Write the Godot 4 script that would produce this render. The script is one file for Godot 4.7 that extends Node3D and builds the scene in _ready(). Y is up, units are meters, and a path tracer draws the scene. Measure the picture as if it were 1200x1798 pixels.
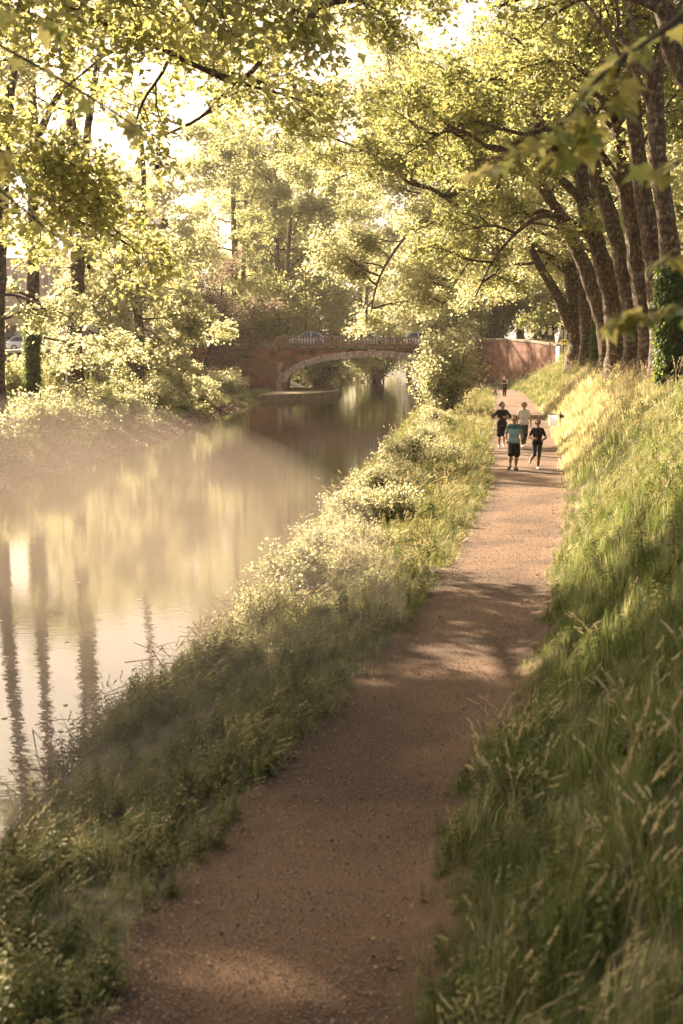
extends Node3D

# ---------------------------------------------------------------- small helpers
class MB:
	var v := PackedVector3Array()
	var n := PackedVector3Array()
	var uv := PackedVector2Array()
	var c := PackedColorArray()
	var i := PackedInt32Array()
	func quad(a: Vector3, b: Vector3, cc: Vector3, d: Vector3) -> void:
		var k := v.size()
		v.append(a); v.append(b); v.append(cc); v.append(d)
		i.append(k); i.append(k + 1); i.append(k + 2)
		i.append(k); i.append(k + 2); i.append(k + 3)
	func tri(a: Vector3, b: Vector3, cc: Vector3) -> void:
		var k := v.size()
		v.append(a); v.append(b); v.append(cc)
		i.append(k); i.append(k + 1); i.append(k + 2)
	func box(cn: Vector3, s: Vector3, yaw := 0.0) -> void:
		bbox(Transform3D(Basis(Vector3.UP, yaw), cn), s)
	func bbox(t: Transform3D, s: Vector3) -> void:
		var h := s * 0.5
		var p: Array[Vector3] = []
		for q in 8:
			p.append(t * Vector3(h.x if q & 1 else -h.x, h.y if q & 2 else -h.y, h.z if q & 4 else -h.z))
		quad(p[0], p[2], p[3], p[1]); quad(p[5], p[7], p[6], p[4])
		quad(p[4], p[6], p[2], p[0]); quad(p[1], p[3], p[7], p[5])
		quad(p[2], p[6], p[7], p[3]); quad(p[4], p[0], p[1], p[5])
	func chamfer(t: Transform3D, s: Vector3, b: float) -> void:   # a box with its four long top edges bevelled
		var h := s * 0.5
		var ring := func(ins: float, y: float) -> Array:
			return [t * Vector3(-h.x + ins, y, -h.z + ins), t * Vector3(h.x - ins, y, -h.z + ins), t * Vector3(h.x - ins, y, h.z - ins), t * Vector3(-h.x + ins, y, h.z - ins)]
		var r: Array = [ring.call(0.0, -h.y), ring.call(0.0, h.y - b), ring.call(b, h.y)]
		for k in 2:
			for q in 4:
				var q2 := (q + 1) % 4
				quad(r[k][q], r[k + 1][q], r[k + 1][q2], r[k][q2])
		quad(r[2][0], r[2][3], r[2][2], r[2][1])
		quad(r[0][0], r[0][1], r[0][2], r[0][3])
	func tube(p: PackedVector3Array, r: PackedFloat32Array, sides: int, cap := true, bump := 0.0, noise: FastNoiseLite = null) -> void:
		var k0 := v.size()
		var m := p.size()
		var t := (p[1] - p[0]).normalized()
		var u := t.cross(Vector3(0.31, 0.2, 0.93)).normalized()
		for a in m:
			var tt := (p[mini(a + 1, m - 1)] - p[maxi(a - 1, 0)]).normalized()
			u = (u - tt * u.dot(tt)).normalized()
			var w := tt.cross(u)
			for s in sides:
				var an := TAU * s / sides
				var dv := u * cos(an) + w * sin(an)
				var rr := r[a]
				if bump > 0.0:
					rr *= 1.0 + bump * noise.get_noise_3dv((p[a] + dv * 0.5) * 110.0)
				v.append(p[a] + dv * rr)
				n.append(dv)
		for a in m - 1:
			for s in sides:
				var s2 := (s + 1) % sides
				var x0 := k0 + a * sides + s
				var x1 := k0 + a * sides + s2
				i.append(x0); i.append(x0 + sides); i.append(x1 + sides)
				i.append(x0); i.append(x1 + sides); i.append(x1)
		if cap:
			var e := k0 + (m - 1) * sides
			for s in range(1, sides - 1):
				i.append(e); i.append(e + s + 1); i.append(e + s)
				i.append(k0); i.append(k0 + s); i.append(k0 + s + 1)
	func smooth() -> void:
		n.resize(v.size()); n.fill(Vector3.ZERO)
		for k in range(0, i.size(), 3):
			var f := (v[i[k + 2]] - v[i[k]]).cross(v[i[k + 1]] - v[i[k]])
			for q in 3:
				n[i[k + q]] += f
		for k in n.size():
			n[k] = n[k].normalized() if n[k].length_squared() > 0.0 else Vector3.UP
	func add(o: MB) -> void:
		var k := v.size()
		v.append_array(o.v); n.append_array(o.n); c.append_array(o.c)
		for q in o.i:
			i.append(q + k)
	func put(am: ArrayMesh, m: Material) -> void:
		if i.is_empty():
			return
		var a := []
		a.resize(Mesh.ARRAY_MAX)
		a[Mesh.ARRAY_VERTEX] = v
		if n.size() == v.size():
			a[Mesh.ARRAY_NORMAL] = n
		if uv.size() == v.size():
			a[Mesh.ARRAY_TEX_UV] = uv
		if c.size() == v.size():
			a[Mesh.ARRAY_COLOR] = c
		a[Mesh.ARRAY_INDEX] = i
		am.add_surface_from_arrays(Mesh.PRIMITIVE_TRIANGLES, a)
		am.surface_set_material(am.get_surface_count() - 1, m)
	func mesh(m: Material) -> ArrayMesh:
		var am := ArrayMesh.new()
		put(am, m)
		return am

var rng := RandomNumberGenerator.new()
var nz := FastNoiseLite.new()
var M := {}

func part(called: String, me: Mesh, parent: Node3D, at := Vector3.ZERO, kind := "") -> MeshInstance3D:
	var o := MeshInstance3D.new()
	o.name = called
	o.mesh = me
	o.position = at
	if kind != "":
		o.set_meta("kind", kind)
	parent.add_child(o, true)
	return o

func thing(called: String, label: String, category: String, at := Vector3.ZERO, yaw := 0.0, group := "") -> Node3D:
	var o := Node3D.new()
	o.name = called
	o.position = at
	o.rotation.y = yaw
	add_child(o, true)
	tag(o, label, category, group)
	return o

func tag(o: Node, label: String, category: String, group := "") -> void:
	o.set_meta("label", label)
	if category != "":
		o.set_meta("category", category)
	if group != "":
		o.set_meta("group", group)

func struct_(called: String, me: Mesh, label: String, kind := "structure", category := "") -> MeshInstance3D:
	var o := part(called, me, self, Vector3.ZERO, kind)
	o.set_meta("label", label)
	if category != "":
		o.set_meta("category", category)
	return o

func lin(r: float, g: float, b: float) -> Color:
	return Color(r, g, b).linear_to_srgb()

func mat(r: float, g: float, b: float, rough := 0.8, metal := 0.0) -> StandardMaterial3D:
	var m := StandardMaterial3D.new()
	m.albedo_color = lin(r, g, b)
	m.roughness = rough
	m.metallic = metal
	return m

func leaf_mat(r: float, g: float, b: float, thru: float, tr: float, tg: float, tb: float, tint := false) -> StandardMaterial3D:
	var m := mat(r, g, b, 0.5)
	m.metallic_specular = 0.35
	m.backlight_enabled = true
	m.backlight = lin(tr * thru, tg * thru, tb * thru)
	if tint:
		m.vertex_color_use_as_albedo = true
	return m

func noise_tex(freq: float, cols: Array, offs: Array, size := 512, type := FastNoiseLite.TYPE_SIMPLEX_SMOOTH, oct := 5, sd := 1, gain := 0.55) -> NoiseTexture2D:
	var f := FastNoiseLite.new()
	f.noise_type = type
	f.frequency = freq
	f.fractal_octaves = oct
	f.fractal_gain = gain
	f.seed = sd
	var t := NoiseTexture2D.new()
	t.width = size; t.height = size
	t.seamless = true
	t.noise = f
	if cols.size():
		var g := Gradient.new()
		g.offsets = PackedFloat32Array(offs)
		var pc := PackedColorArray()
		for q in cols:
			pc.append(lin(q[0], q[1], q[2]))
		g.colors = pc
		t.color_ramp = g
	return t

func normal_tex(freq: float, strength: float, size := 512, type := FastNoiseLite.TYPE_SIMPLEX_SMOOTH, oct := 4, sd := 1) -> NoiseTexture2D:
	var t := noise_tex(freq, [], [], size, type, oct, sd)
	t.as_normal_map = true
	t.bump_strength = strength
	return t

func tri_mat(tex: Texture2D, scale: Vector3, rough := 0.9, bump: Texture2D = null, depth := 0.0) -> StandardMaterial3D:
	var m := StandardMaterial3D.new()
	m.albedo_texture = tex
	m.roughness = rough
	m.uv1_triplanar = true
	m.uv1_world_triplanar = true
	m.uv1_scale = scale
	if bump:
		m.heightmap_enabled = true
		m.heightmap_texture = bump
		m.heightmap_scale = depth
	return m

func V(x: float, y: float, z: float) -> Vector3:
	return Vector3(x, y, z)

# ---------------------------------------------------------------- the lie of the land (d is metres ahead of the camera, -z)
var WL := PackedVector2Array([Vector2(-40, -15), Vector2(30, -14), Vector2(52, -12.6), Vector2(58, -11.6), Vector2(66, -10.7), Vector2(79, -9.9), Vector2(99, -9.5), Vector2(127, -8.6), Vector2(145, -7.5), Vector2(165, -6.5), Vector2(200, -5), Vector2(330, 2)])
var WR := PackedVector2Array([Vector2(-40, -4.5), Vector2(10, -3.5), Vector2(13.6, -3.4), Vector2(17.6, -2.95), Vector2(22.4, -2.3), Vector2(29, -1.4), Vector2(38.6, -0.6), Vector2(57, 1.15), Vector2(86, 3.6), Vector2(110, 5.8), Vector2(131, 8), Vector2(150, 10), Vector2(165, 12.8), Vector2(200, 15), Vector2(330, 21)])
var PL := PackedVector2Array([Vector2(-40, -2), Vector2(5, -1.45), Vector2(7.7, -1.4), Vector2(9.4, -1.21), Vector2(11.9, -0.74), Vector2(13.7, -0.31), Vector2(16.1, 0.18), Vector2(19.6, 0.96), Vector2(24.9, 1.91), Vector2(33.9, 3.39), Vector2(45.8, 4.93), Vector2(59.6, 6.31), Vector2(79.6, 8.41), Vector2(95.6, 10.2), Vector2(120, 12.9), Vector2(137, 15), Vector2(150, 15), Vector2(165, 14), Vector2(330, 23)])
var PR := PackedVector2Array([Vector2(-40, 0.3), Vector2(5, 0.35), Vector2(7.7, 0.37), Vector2(9.4, 0.51), Vector2(11.9, 0.98), Vector2(13.7, 1.52), Vector2(16.1, 2.01), Vector2(19.6, 2.71), Vector2(24.9, 3.77), Vector2(33.9, 5.33), Vector2(45.8, 7.2), Vector2(59.6, 9.1), Vector2(79.6, 11.5), Vector2(95.6, 13.2), Vector2(120, 15.8), Vector2(137, 17.4), Vector2(150, 17.2), Vector2(165, 15.8), Vector2(330, 25)])
var XW := PackedVector2Array([Vector2(137, 21.2), Vector2(140, 21.2), Vector2(150, 19.9), Vector2(158, 18.0), Vector2(165, 16.3), Vector2(176, 16.3), Vector2(330, 28)])

func cv(a: PackedVector2Array, d: float) -> float:
	var s := 0.0
	for k in 3:
		var q := d + (k - 1) * minf(2.0, 0.05 * absf(d) + 0.3)
		var j := 0
		while j < a.size() - 2 and a[j + 1].x < q:
			j += 1
		s += lerpf(a[j].y, a[j + 1].y, clampf((q - a[j].x) / (a[j + 1].x - a[j].x), 0.0, 1.0))
	return s / 3.0

func crest(d: float) -> float:
	return cv(PR, d) + 3.2 if d < 134.0 else lerpf(cv(PR, d) + 3.2, cv(XW, d), clampf((d - 134.0) / 4.0, 0.0, 1.0))

func ground(x: float, d: float) -> float:
	var wl := cv(WL, d)
	var wr := cv(WR, d)
	var y := 0.0
	var rough := 0.0
	if x < wl:
		var t := (wl - x) / 6.5
		if t < 1.0:
			y = lerpf(-1.0, 2.0, t * 0.7 + 0.3 * smoothstep(0.0, 1.0, t))
		else:
			y = lerpf(2.0, 3.1, clampf((wl - 6.5 - x) / 4.5, 0.0, 1.0))
		var fl := smoothstep(126.0, 140.0, d) * (1.0 - smoothstep(163.0, 166.0, d)) * smoothstep(-20.0, -15.0, x)
		y = lerpf(y, minf(y, -0.42), fl)
		rough = clampf(t * 2.0, 0.0, 1.0) * (1.0 - fl)
		if x < -22.0:
			y = lerpf(y, 3.1 + 1.2 * smoothstep(110.0, 160.0, d), clampf((-22.0 - x) / 3.0, 0.0, 1.0))
	elif x < wr:
		var e := minf(x - wl, wr - x)
		y = lerpf(-1.0, -2.2, clampf(e / 2.0, 0.0, 1.0))
	else:
		var pl := cv(PL, d)
		var pr := cv(PR, d)
		if x < pl:
			var t := (x - wr) / maxf(pl - wr, 0.1)
			y = lerpf(-1.0, 0.0, pow(t, 0.55))
			rough = t * (1.0 - t) * 2.0
		elif x <= pr:
			y = 0.0
		else:
			var cr := crest(d)
			var hb := lerpf(2.72, 0.4, smoothstep(137.0, 160.0, d))
			var hp := lerpf(2.85, 4.3, smoothstep(110.0, 155.0, d))
			var t := clampf((x - pr) / maxf(cr - pr, 0.1), 0.0, 1.0)
			y = hb * (0.5 * t + 0.5 * smoothstep(0.0, 1.0, t))
			rough = clampf(t * 3.0, 0.0, 1.0)
			if x > cr:
				y = lerpf(hb, hp, clampf((x - cr) / 0.5, 0.0, 1.0))
				rough = 0.4
	return y + rough * 0.22 * nz.get_noise_2d(x * 9.0, d * 9.0)

func on(x: float, d: float) -> Vector3:
	return Vector3(x, ground(x, d), -d)

# ---------------------------------------------------------------- trees
var leafb: Array = []      # three MBs of leaves, one per leaf material
var LEAF6 := PackedVector3Array([V(0, 0, 0), V(0.5, 0.05, 0.34), V(0.27, 0.02, 0.52), V(0, -0.16, 1.0), V(-0.27, 0.02, 0.52), V(-0.5, 0.05, 0.34)])
var LEAF4 := PackedVector3Array([V(0, 0, 0), V(0.45, 0.1, 0.5), V(0, -0.1, 1.0), V(-0.45, 0.1, 0.5)])

func new_leaves() -> void:
	leafb = [MB.new(), MB.new(), MB.new()]

func leaf(p: Vector3, size: float, fine: bool, up_bias := 0.6) -> void:
	var nrm := Vector3(rng.randf_range(-1, 1), rng.randf_range(-0.4, 1) + up_bias, rng.randf_range(-1, 1)).normalized()
	var f := Vector3(rng.randf_range(-1, 1), rng.randf_range(-1, 0.3), rng.randf_range(-1, 1))
	f = (f - nrm * f.dot(nrm)).normalized()
	var r := f.cross(nrm)
	var s := size * rng.randf_range(0.45, 1.45)
	var q := rng.randf()
	var b: MB = leafb[0 if q < 0.5 else (1 if q < 0.82 else 2)]
	var k := b.v.size()
	for l in (LEAF6 if fine else LEAF4):
		b.v.append(p + (r * l.x + nrm * l.y + f * l.z) * s)
	b.i.append_array(PackedInt32Array([k, k + 1, k + 2, k, k + 2, k + 3, k, k + 3, k + 4, k, k + 4, k + 5]) if fine else PackedInt32Array([k, k + 1, k + 2, k, k + 2, k + 3]))

func spray(pts: PackedVector3Array, count: int, spread: float, size: float, fine: bool) -> void:
	for k in count:
		var t := sqrt(rng.randf()) * (pts.size() - 1.001)
		var a := int(t)
		var p := pts[a].lerp(pts[a + 1], t - a)
		leaf(p + Vector3(rng.randfn(0, spread), rng.randfn(-spread * 0.3, spread * 0.8), rng.randfn(0, spread)), size, fine)

# one branch and all that grows from it; tubes go to mb, leaves to leafb
func grow(mb: MB, p0: Vector3, dir: Vector3, length: float, r: float, level: int, g: Dictionary) -> void:
	var last: bool = level >= int(g.levels)
	var segs := 3 if last else (5 if level > 0 else 9)
	var step := length / segs
	var p := PackedVector3Array([p0])
	var rr := PackedFloat32Array([r])
	var d := dir.normalized()
	var wand: float = g.get("wander", 0.28)
	var droop: float = g.get("droop", 0.12)
	var lift: float = g.get("lift", 0.06)
	for k in segs:
		var tt := float(k) / segs
		d = (d + Vector3(rng.randfn(0, wand), rng.randfn(0, wand * 0.8), rng.randfn(0, wand)) * 0.6 + Vector3.UP * (lift - droop * tt * (1.0 + level * 0.6))).normalized()
		p.append(p[k] + d * step)
		rr.append(maxf(r * lerpf(1.0, 0.3, (k + 1.0) / segs), 0.006))
	mb.tube(p, rr, 3 if level >= 2 else (4 if level == 1 else 6), false)
	if last or level >= int(g.levels) - 1:
		var dens: float = g.dens
		spray(p, int(dens * length * (1.0 if last else 0.35)) + 1, g.get("spread", 0.3), g.leaf, g.fine)
	if last:
		return
	var kids: int = int(g.kids[level])
	for k in kids:
		var t := lerpf(g.get("bare", 0.22) if level == 0 else 0.15, 1.0, (k + rng.randf()) / kids) * segs
		var a := mini(int(t), segs - 1)
		var q := p[a].lerp(p[a + 1], t - a)
		var ax := (p[a + 1] - p[a]).normalized()
		var side := ax.cross(Vector3(rng.randfn(), rng.randfn(), rng.randfn())).normalized()
		side.y = side.y * 0.7 + float(g.get("sideup", 0.0))
		var ang := rng.randf_range(0.5, 1.1)
		var nd := ax * cos(ang) + side * sin(ang)
		grow(mb, q, nd, length * float(g.ratio[level]) * rng.randf_range(0.6, 1.25) * (1.15 - 0.55 * t / segs), rr[a] * 0.55, level + 1, g)

func spline(c: Array, sub: int) -> PackedVector3Array:
	var out := PackedVector3Array()
	for k in c.size() - 1:
		var a: Vector3 = c[maxi(k - 1, 0)]
		var b: Vector3 = c[k]
		var cc: Vector3 = c[k + 1]
		var d: Vector3 = c[mini(k + 2, c.size() - 1)]
		for s in sub:
			out.append(b.cubic_interpolate(cc, a, d, float(s) / sub))
	out.append(c[c.size() - 1])
	return out

func stem(c: Array, r0: float, r1: float, flare: bool, sides := 14) -> MB:
	var p := spline(c, 5)
	var r := PackedFloat32Array()
	for k in p.size():
		var t := float(k) / (p.size() - 1)
		var q := lerpf(r0, r1, pow(t, 0.8))
		if flare:
			var h := p[k].y - p[0].y
			q *= 1.0 + 0.55 * exp(-maxf(h - 0.3, 0.0) * 1.4)
		q *= 1.0 + 0.09 * nz.get_noise_2d(k * 11.0, c[0].x * 40.0)
		r.append(q)
	var b := MB.new()
	b.tube(p, r, sides, true, 0.3 if flare else 0.2, nz)
	b.smooth()
	return b

func finish_crown(t: Node3D, mats: Array) -> void:
	var am := ArrayMesh.new()
	for k in 3:
		leafb[k].put(am, mats[k])
	if am.get_surface_count():
		part("crown", am, t, Vector3.ZERO, "stuff")

# trunks: arrays of world points; every path is made local to the tree's foot
func tree(called: String, label: String, group: String, trunks: Array, limbs: Array, g: Dictionary, mats: Array, bark: Material, sd: int, foot_on_ground := true) -> Node3D:
	rng.seed = sd
	var f: Vector3 = trunks[0].path[0]
	var gy := ground(f.x, -f.z) if foot_on_ground else f.y
	var foot := Vector3(f.x, gy, f.z)
	var t := thing(called, label, "tree", foot, 0.0, group)
	new_leaves()
	var paths := []
	for k in trunks.size():
		var c := []
		if k == 0:
			c.append(Vector3(0, -0.35, 0))
			if f.y - gy > 0.8:
				c.append(Vector3(0, (f.y - gy) * 0.5, 0))
		for q in (trunks[k].path.slice(1) if k == 0 else trunks[k].path):
			c.append(q - foot)
		paths.append(c)
		part("trunk" if k == 0 else "fork", stem(c, trunks[k].r0, trunks[k].r1, k == 0, 14 if k == 0 else 10).mesh(bark), t)
	for l in limbs:
		var c: Array = paths[l.get("on", 0)]
		var sp := spline(c, 6)
		for k in int(l.n):
			var u: float = lerpf(l.t0, l.t1, (k + rng.randf() * 0.8) / float(l.n))
			var a := mini(int(u * (sp.size() - 1)), sp.size() - 2)
			var az: float = l.get("az", 0.0) + rng.randf_range(-1.0, 1.0) * float(l.get("spread", PI))
			var el: float = l.get("el", 0.5) + rng.randf_range(-0.25, 0.25)
			var dir := Vector3(cos(az) * cos(el), sin(el), -sin(az) * cos(el))
			var mb := MB.new()
			grow(mb, sp[a], dir, float(l.len) * rng.randf_range(0.75, 1.2), float(l.r) * rng.randf_range(0.8, 1.1), 0, g)
			part("limb", mb.mesh(bark), t)
	finish_crown(t, mats)
	return t

func ivy_sleeve(t: Node3D, c: Array, r: float, y0: float, y1: float, count: int, sd: int) -> void:
	rng.seed = sd
	new_leaves()
	var sp := spline(c, 8)
	for k in count:
		var y := lerpf(y0, y1, pow(rng.randf(), 0.9))
		var a := 0
		while a < sp.size() - 2 and sp[a + 1].y < y:
			a += 1
		var q := sp[a].lerp(sp[a + 1], clampf((y - sp[a].y) / maxf(sp[a + 1].y - sp[a].y, 0.01), 0.0, 1.0))
		var an := rng.randf() * TAU
		var edge := 1.0 - 0.4 * smoothstep(y1 - 0.9, y1, y)
		var dv := Vector3(cos(an), 0, sin(an)) * (r * edge + absf(rng.randfn(0, 0.07)) + 0.07 * nz.get_noise_2d(an * 12.0, y * 25.0))
		var b: MB = leafb[rng.randi() % 3]
		var nrm := (Vector3(cos(an), 0.3, sin(an)) + Vector3(rng.randfn(0, 0.5), rng.randfn(0, 0.4), rng.randfn(0, 0.5))).normalized()
		var fw := Vector3(rng.randfn(0, 0.5), -1, rng.randfn(0, 0.5))
		fw = (fw - nrm * fw.dot(nrm)).normalized()
		var rt := fw.cross(nrm)
		var s := rng.randf_range(0.07, 0.13)
		var k0 := b.v.size()
		for l in LEAF4:
			b.v.append(q + dv + (rt * l.x + nrm * l.y + fw * l.z) * s)
		b.i.append_array(PackedInt32Array([k0, k0 + 1, k0 + 2, k0, k0 + 2, k0 + 3]))
	var am := ArrayMesh.new()
	for k in 3:
		leafb[k].put(am, M.ivy[k])
	part("ivy", am, t, Vector3.ZERO, "stuff")

func bush(called: String, label: String, category: String, group: String, at: Vector3, h: float, w: float, stems: int, g: Dictionary, mats: Array, sd: int) -> Node3D:
	rng.seed = sd
	var t := thing(called, label, category, at, 0.0, group)
	new_leaves()
	var mb := MB.new()
	for k in stems:
		var az := rng.randf() * TAU
		var el := rng.randf_range(float(g.get("elmin", 0.55)), 1.45)
		var dir := Vector3(cos(az) * cos(el) * w / h * 1.2, sin(el), sin(az) * cos(el) * w / h * 1.2)
		grow(mb, Vector3(rng.randfn(0, w * 0.12), -0.08, rng.randfn(0, w * 0.12)), dir, h * rng.randf_range(0.6, 1.05), 0.012 + 0.012 * h, 0, g)
	part("stems", mb.mesh(M.twig), t, Vector3.ZERO, "stuff")
	var am := ArrayMesh.new()
	for k in 3:
		leafb[k].put(am, mats[k])
	part("foliage", am, t, Vector3.ZERO, "stuff")
	return t

func copy_of(o: Node3D, at: Vector3, yaw: float, sc: float, label: String) -> Node3D:
	var c: Node3D = o.duplicate()
	c.name = String(o.name).rstrip("0123456789")
	add_child(c, true)
	c.position = at
	c.rotation.y = yaw
	c.scale = Vector3.ONE * sc
	c.set_meta("label", label)
	return c

# ---------------------------------------------------------------- grass
func tuft(blades: int, h: float, spread: float, width: float, lean: Vector2, sd: int, head := 0.0) -> MB:
	rng.seed = sd
	var b := MB.new()
	for k in blades:
		var az := rng.randf() * TAU
		var rad := spread * sqrt(rng.randf())
		var p := Vector3(cos(az) * rad, -0.03, sin(az) * rad)
		var hh := h * rng.randf_range(0.5, 1.15)
		var o := Vector2(cos(az), sin(az)) * rng.randf_range(0.1, 0.5) * hh + lean * hh * rng.randf_range(0.6, 1.3)
		var wv := Vector3(-sin(az + rng.randf()), 0, cos(az + rng.randf())) * width * 0.5 * rng.randf_range(0.7, 1.2)
		var m := p + Vector3(o.x * 0.35, hh * 0.6, o.y * 0.35)
		var e := p + Vector3(o.x, hh, o.y)
		if head > 0.0:
			b.tri(p - wv, m, p + wv)
			var st := wv * 0.35
			b.quad(m - st, e - st, e + st, m + st)
			var dv := (e - m).normalized()
			for s in 7:
				var q := e + dv * head * (s / 7.0 - 0.2) + Vector3(o.x, -0.2 * hh, o.y) * 0.02 * s
				var sd2 := Vector3(rng.randfn(), rng.randfn(), rng.randfn()).normalized() * head * 0.13
				b.tri(q - sd2 * 0.3, q + dv * head * 0.3, q + sd2)
		else:
			b.quad(p - wv, m - wv * 0.8, m + wv * 0.8, p + wv)
			b.tri(m - wv * 0.8, e, m + wv * 0.8)
	return b

func weed(h: float, leaves: int, size: float, sd: int) -> MB:
	rng.seed = sd
	var b := MB.new()
	var top := Vector3(rng.randfn(0, 0.08), h, rng.randfn(0, 0.08))
	b.tube(PackedVector3Array([Vector3(0, -0.04, 0), top * 0.55, top]), PackedFloat32Array([0.005, 0.004, 0.002]), 3, false)
	b.n.clear()
	for k in leaves:
		var t := 0.15 + 0.85 * float(k) / leaves
		var az := k * 2.4 + rng.randf() * 0.6
		var f := Vector3(cos(az), rng.randf_range(-0.35, 0.25), sin(az)).normalized()
		var r := f.cross(Vector3.UP).normalized()
		var s := size * (1.25 - 0.6 * t) * rng.randf_range(0.8, 1.2)
		var q := top * t
		b.quad(q, q + f * s * 0.5 + r * s * 0.28, q + f * s - Vector3(0, s * 0.25, 0), q + f * s * 0.5 - r * s * 0.28)
	return b

func scatter(parent: Node3D, called: String, me: Mesh, xf: Array, cols: PackedColorArray) -> void:
	var mm := MultiMesh.new()
	mm.transform_format = MultiMesh.TRANSFORM_3D
	mm.use_colors = true
	mm.mesh = me
	mm.instance_count = xf.size()
	for k in xf.size():
		mm.set_instance_transform(k, xf[k])
		mm.set_instance_color(k, cols[k])
	var o := MultiMeshInstance3D.new()
	o.name = called
	o.multimesh = mm
	o.set_meta("kind", "stuff")
	parent.add_child(o, true)

func _ready() -> void:
	# camera
	var cam := Camera3D.new()
	cam.name = "camera"
	cam.position = V(0, 3.8, 0)
	cam.rotation_degrees = V(-6.376, 0, 0)
	var lens := CameraAttributesPhysical.new()
	lens.frustum_focal_length = 33.33        # on a 24 mm high sensor: 39.6 degrees
	lens.frustum_focus_distance = 50.0
	lens.frustum_near = 0.1
	lens.frustum_far = 5000.0
	lens.exposure_aperture = 1.55
	cam.attributes = lens
	cam.fov = 39.6
	cam.near = 0.1
	cam.far = 5000.0
	add_child(cam)
	# sky, air, exposure
	var env := Environment.new()
	var sky := Sky.new()
	var sm := ProceduralSkyMaterial.new()
	sm.sky_top_color = Color(0.78, 0.8, 0.87)
	sm.sky_horizon_color = Color(1.0, 0.94, 0.88)
	sm.sky_curve = 0.3
	sm.sky_energy_multiplier = 0.4
	sm.ground_bottom_color = Color(0.3, 0.26, 0.2)
	sm.ground_horizon_color = Color(0.6, 0.52, 0.44)
	sm.sun_angle_max = 90.0
	sm.sun_curve = 0.4
	sky.sky_material = sm
	env.background_mode = Environment.BG_SKY
	env.sky = sky
	env.tonemap_mode = Environment.TONE_MAPPER_LINEAR
	env.tonemap_exposure = 5.6
	env.volumetric_fog_enabled = true
	env.volumetric_fog_density = 0.00016
	env.volumetric_fog_albedo = Color(1.0, 0.95, 0.88)
	env.volumetric_fog_anisotropy = 0.5
	env.sdfgi_enabled = true
	env.ssao_enabled = true
	env.ssil_enabled = true
	var we := WorldEnvironment.new()
	we.name = "environment"
	we.environment = env
	add_child(we)
	# evening sun, ahead and to the left
	var sun := DirectionalLight3D.new()
	sun.name = "sun"
	sun.light_energy = 1.6
	sun.light_color = Color(1.0, 0.9, 0.775)
	sun.light_angular_distance = 0.6
	sun.shadow_enabled = true
	var az := deg_to_rad(42.0)
	var el := deg_to_rad(30.0)
	add_child(sun)
	sun.look_at_from_position(V(-sin(az) * cos(el), sin(el), -cos(az) * cos(el)) * 100.0, Vector3.ZERO)
	nz.noise_type = FastNoiseLite.TYPE_SIMPLEX_SMOOTH
	nz.frequency = 0.012
	nz.fractal_octaves = 3
	nz.seed = 7
	materials()
	M.near_leaf = [leaf_mat(0.08, 0.1, 0.02, 0.8, 1.0, 0.9, 0.3), leaf_mat(0.11, 0.12, 0.03, 0.86, 1.0, 0.88, 0.34), leaf_mat(0.05, 0.075, 0.018, 0.5, 0.9, 0.95, 0.3)]
	var t0 := Time.get_ticks_msec()
	build_ground()
	quays()
	build_bridge()
	walls_and_houses()
	print("built ", Time.get_ticks_msec() - t0); t0 = Time.get_ticks_msec()
	plane_trees()
	print("trees ", Time.get_ticks_msec() - t0); t0 = Time.get_ticks_msec()
	far_trees()
	shrubs()
	print("far+shrubs ", Time.get_ticks_msec() - t0); t0 = Time.get_ticks_msec()
	grasses()
	flare_veil()
	print("grass ", Time.get_ticks_msec() - t0); t0 = Time.get_ticks_msec()
	street_things()
	people()
	print("people ", Time.get_ticks_msec() - t0); t0 = Time.get_ticks_msec()
	foreground()
	print("fg ", Time.get_ticks_msec() - t0)

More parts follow.
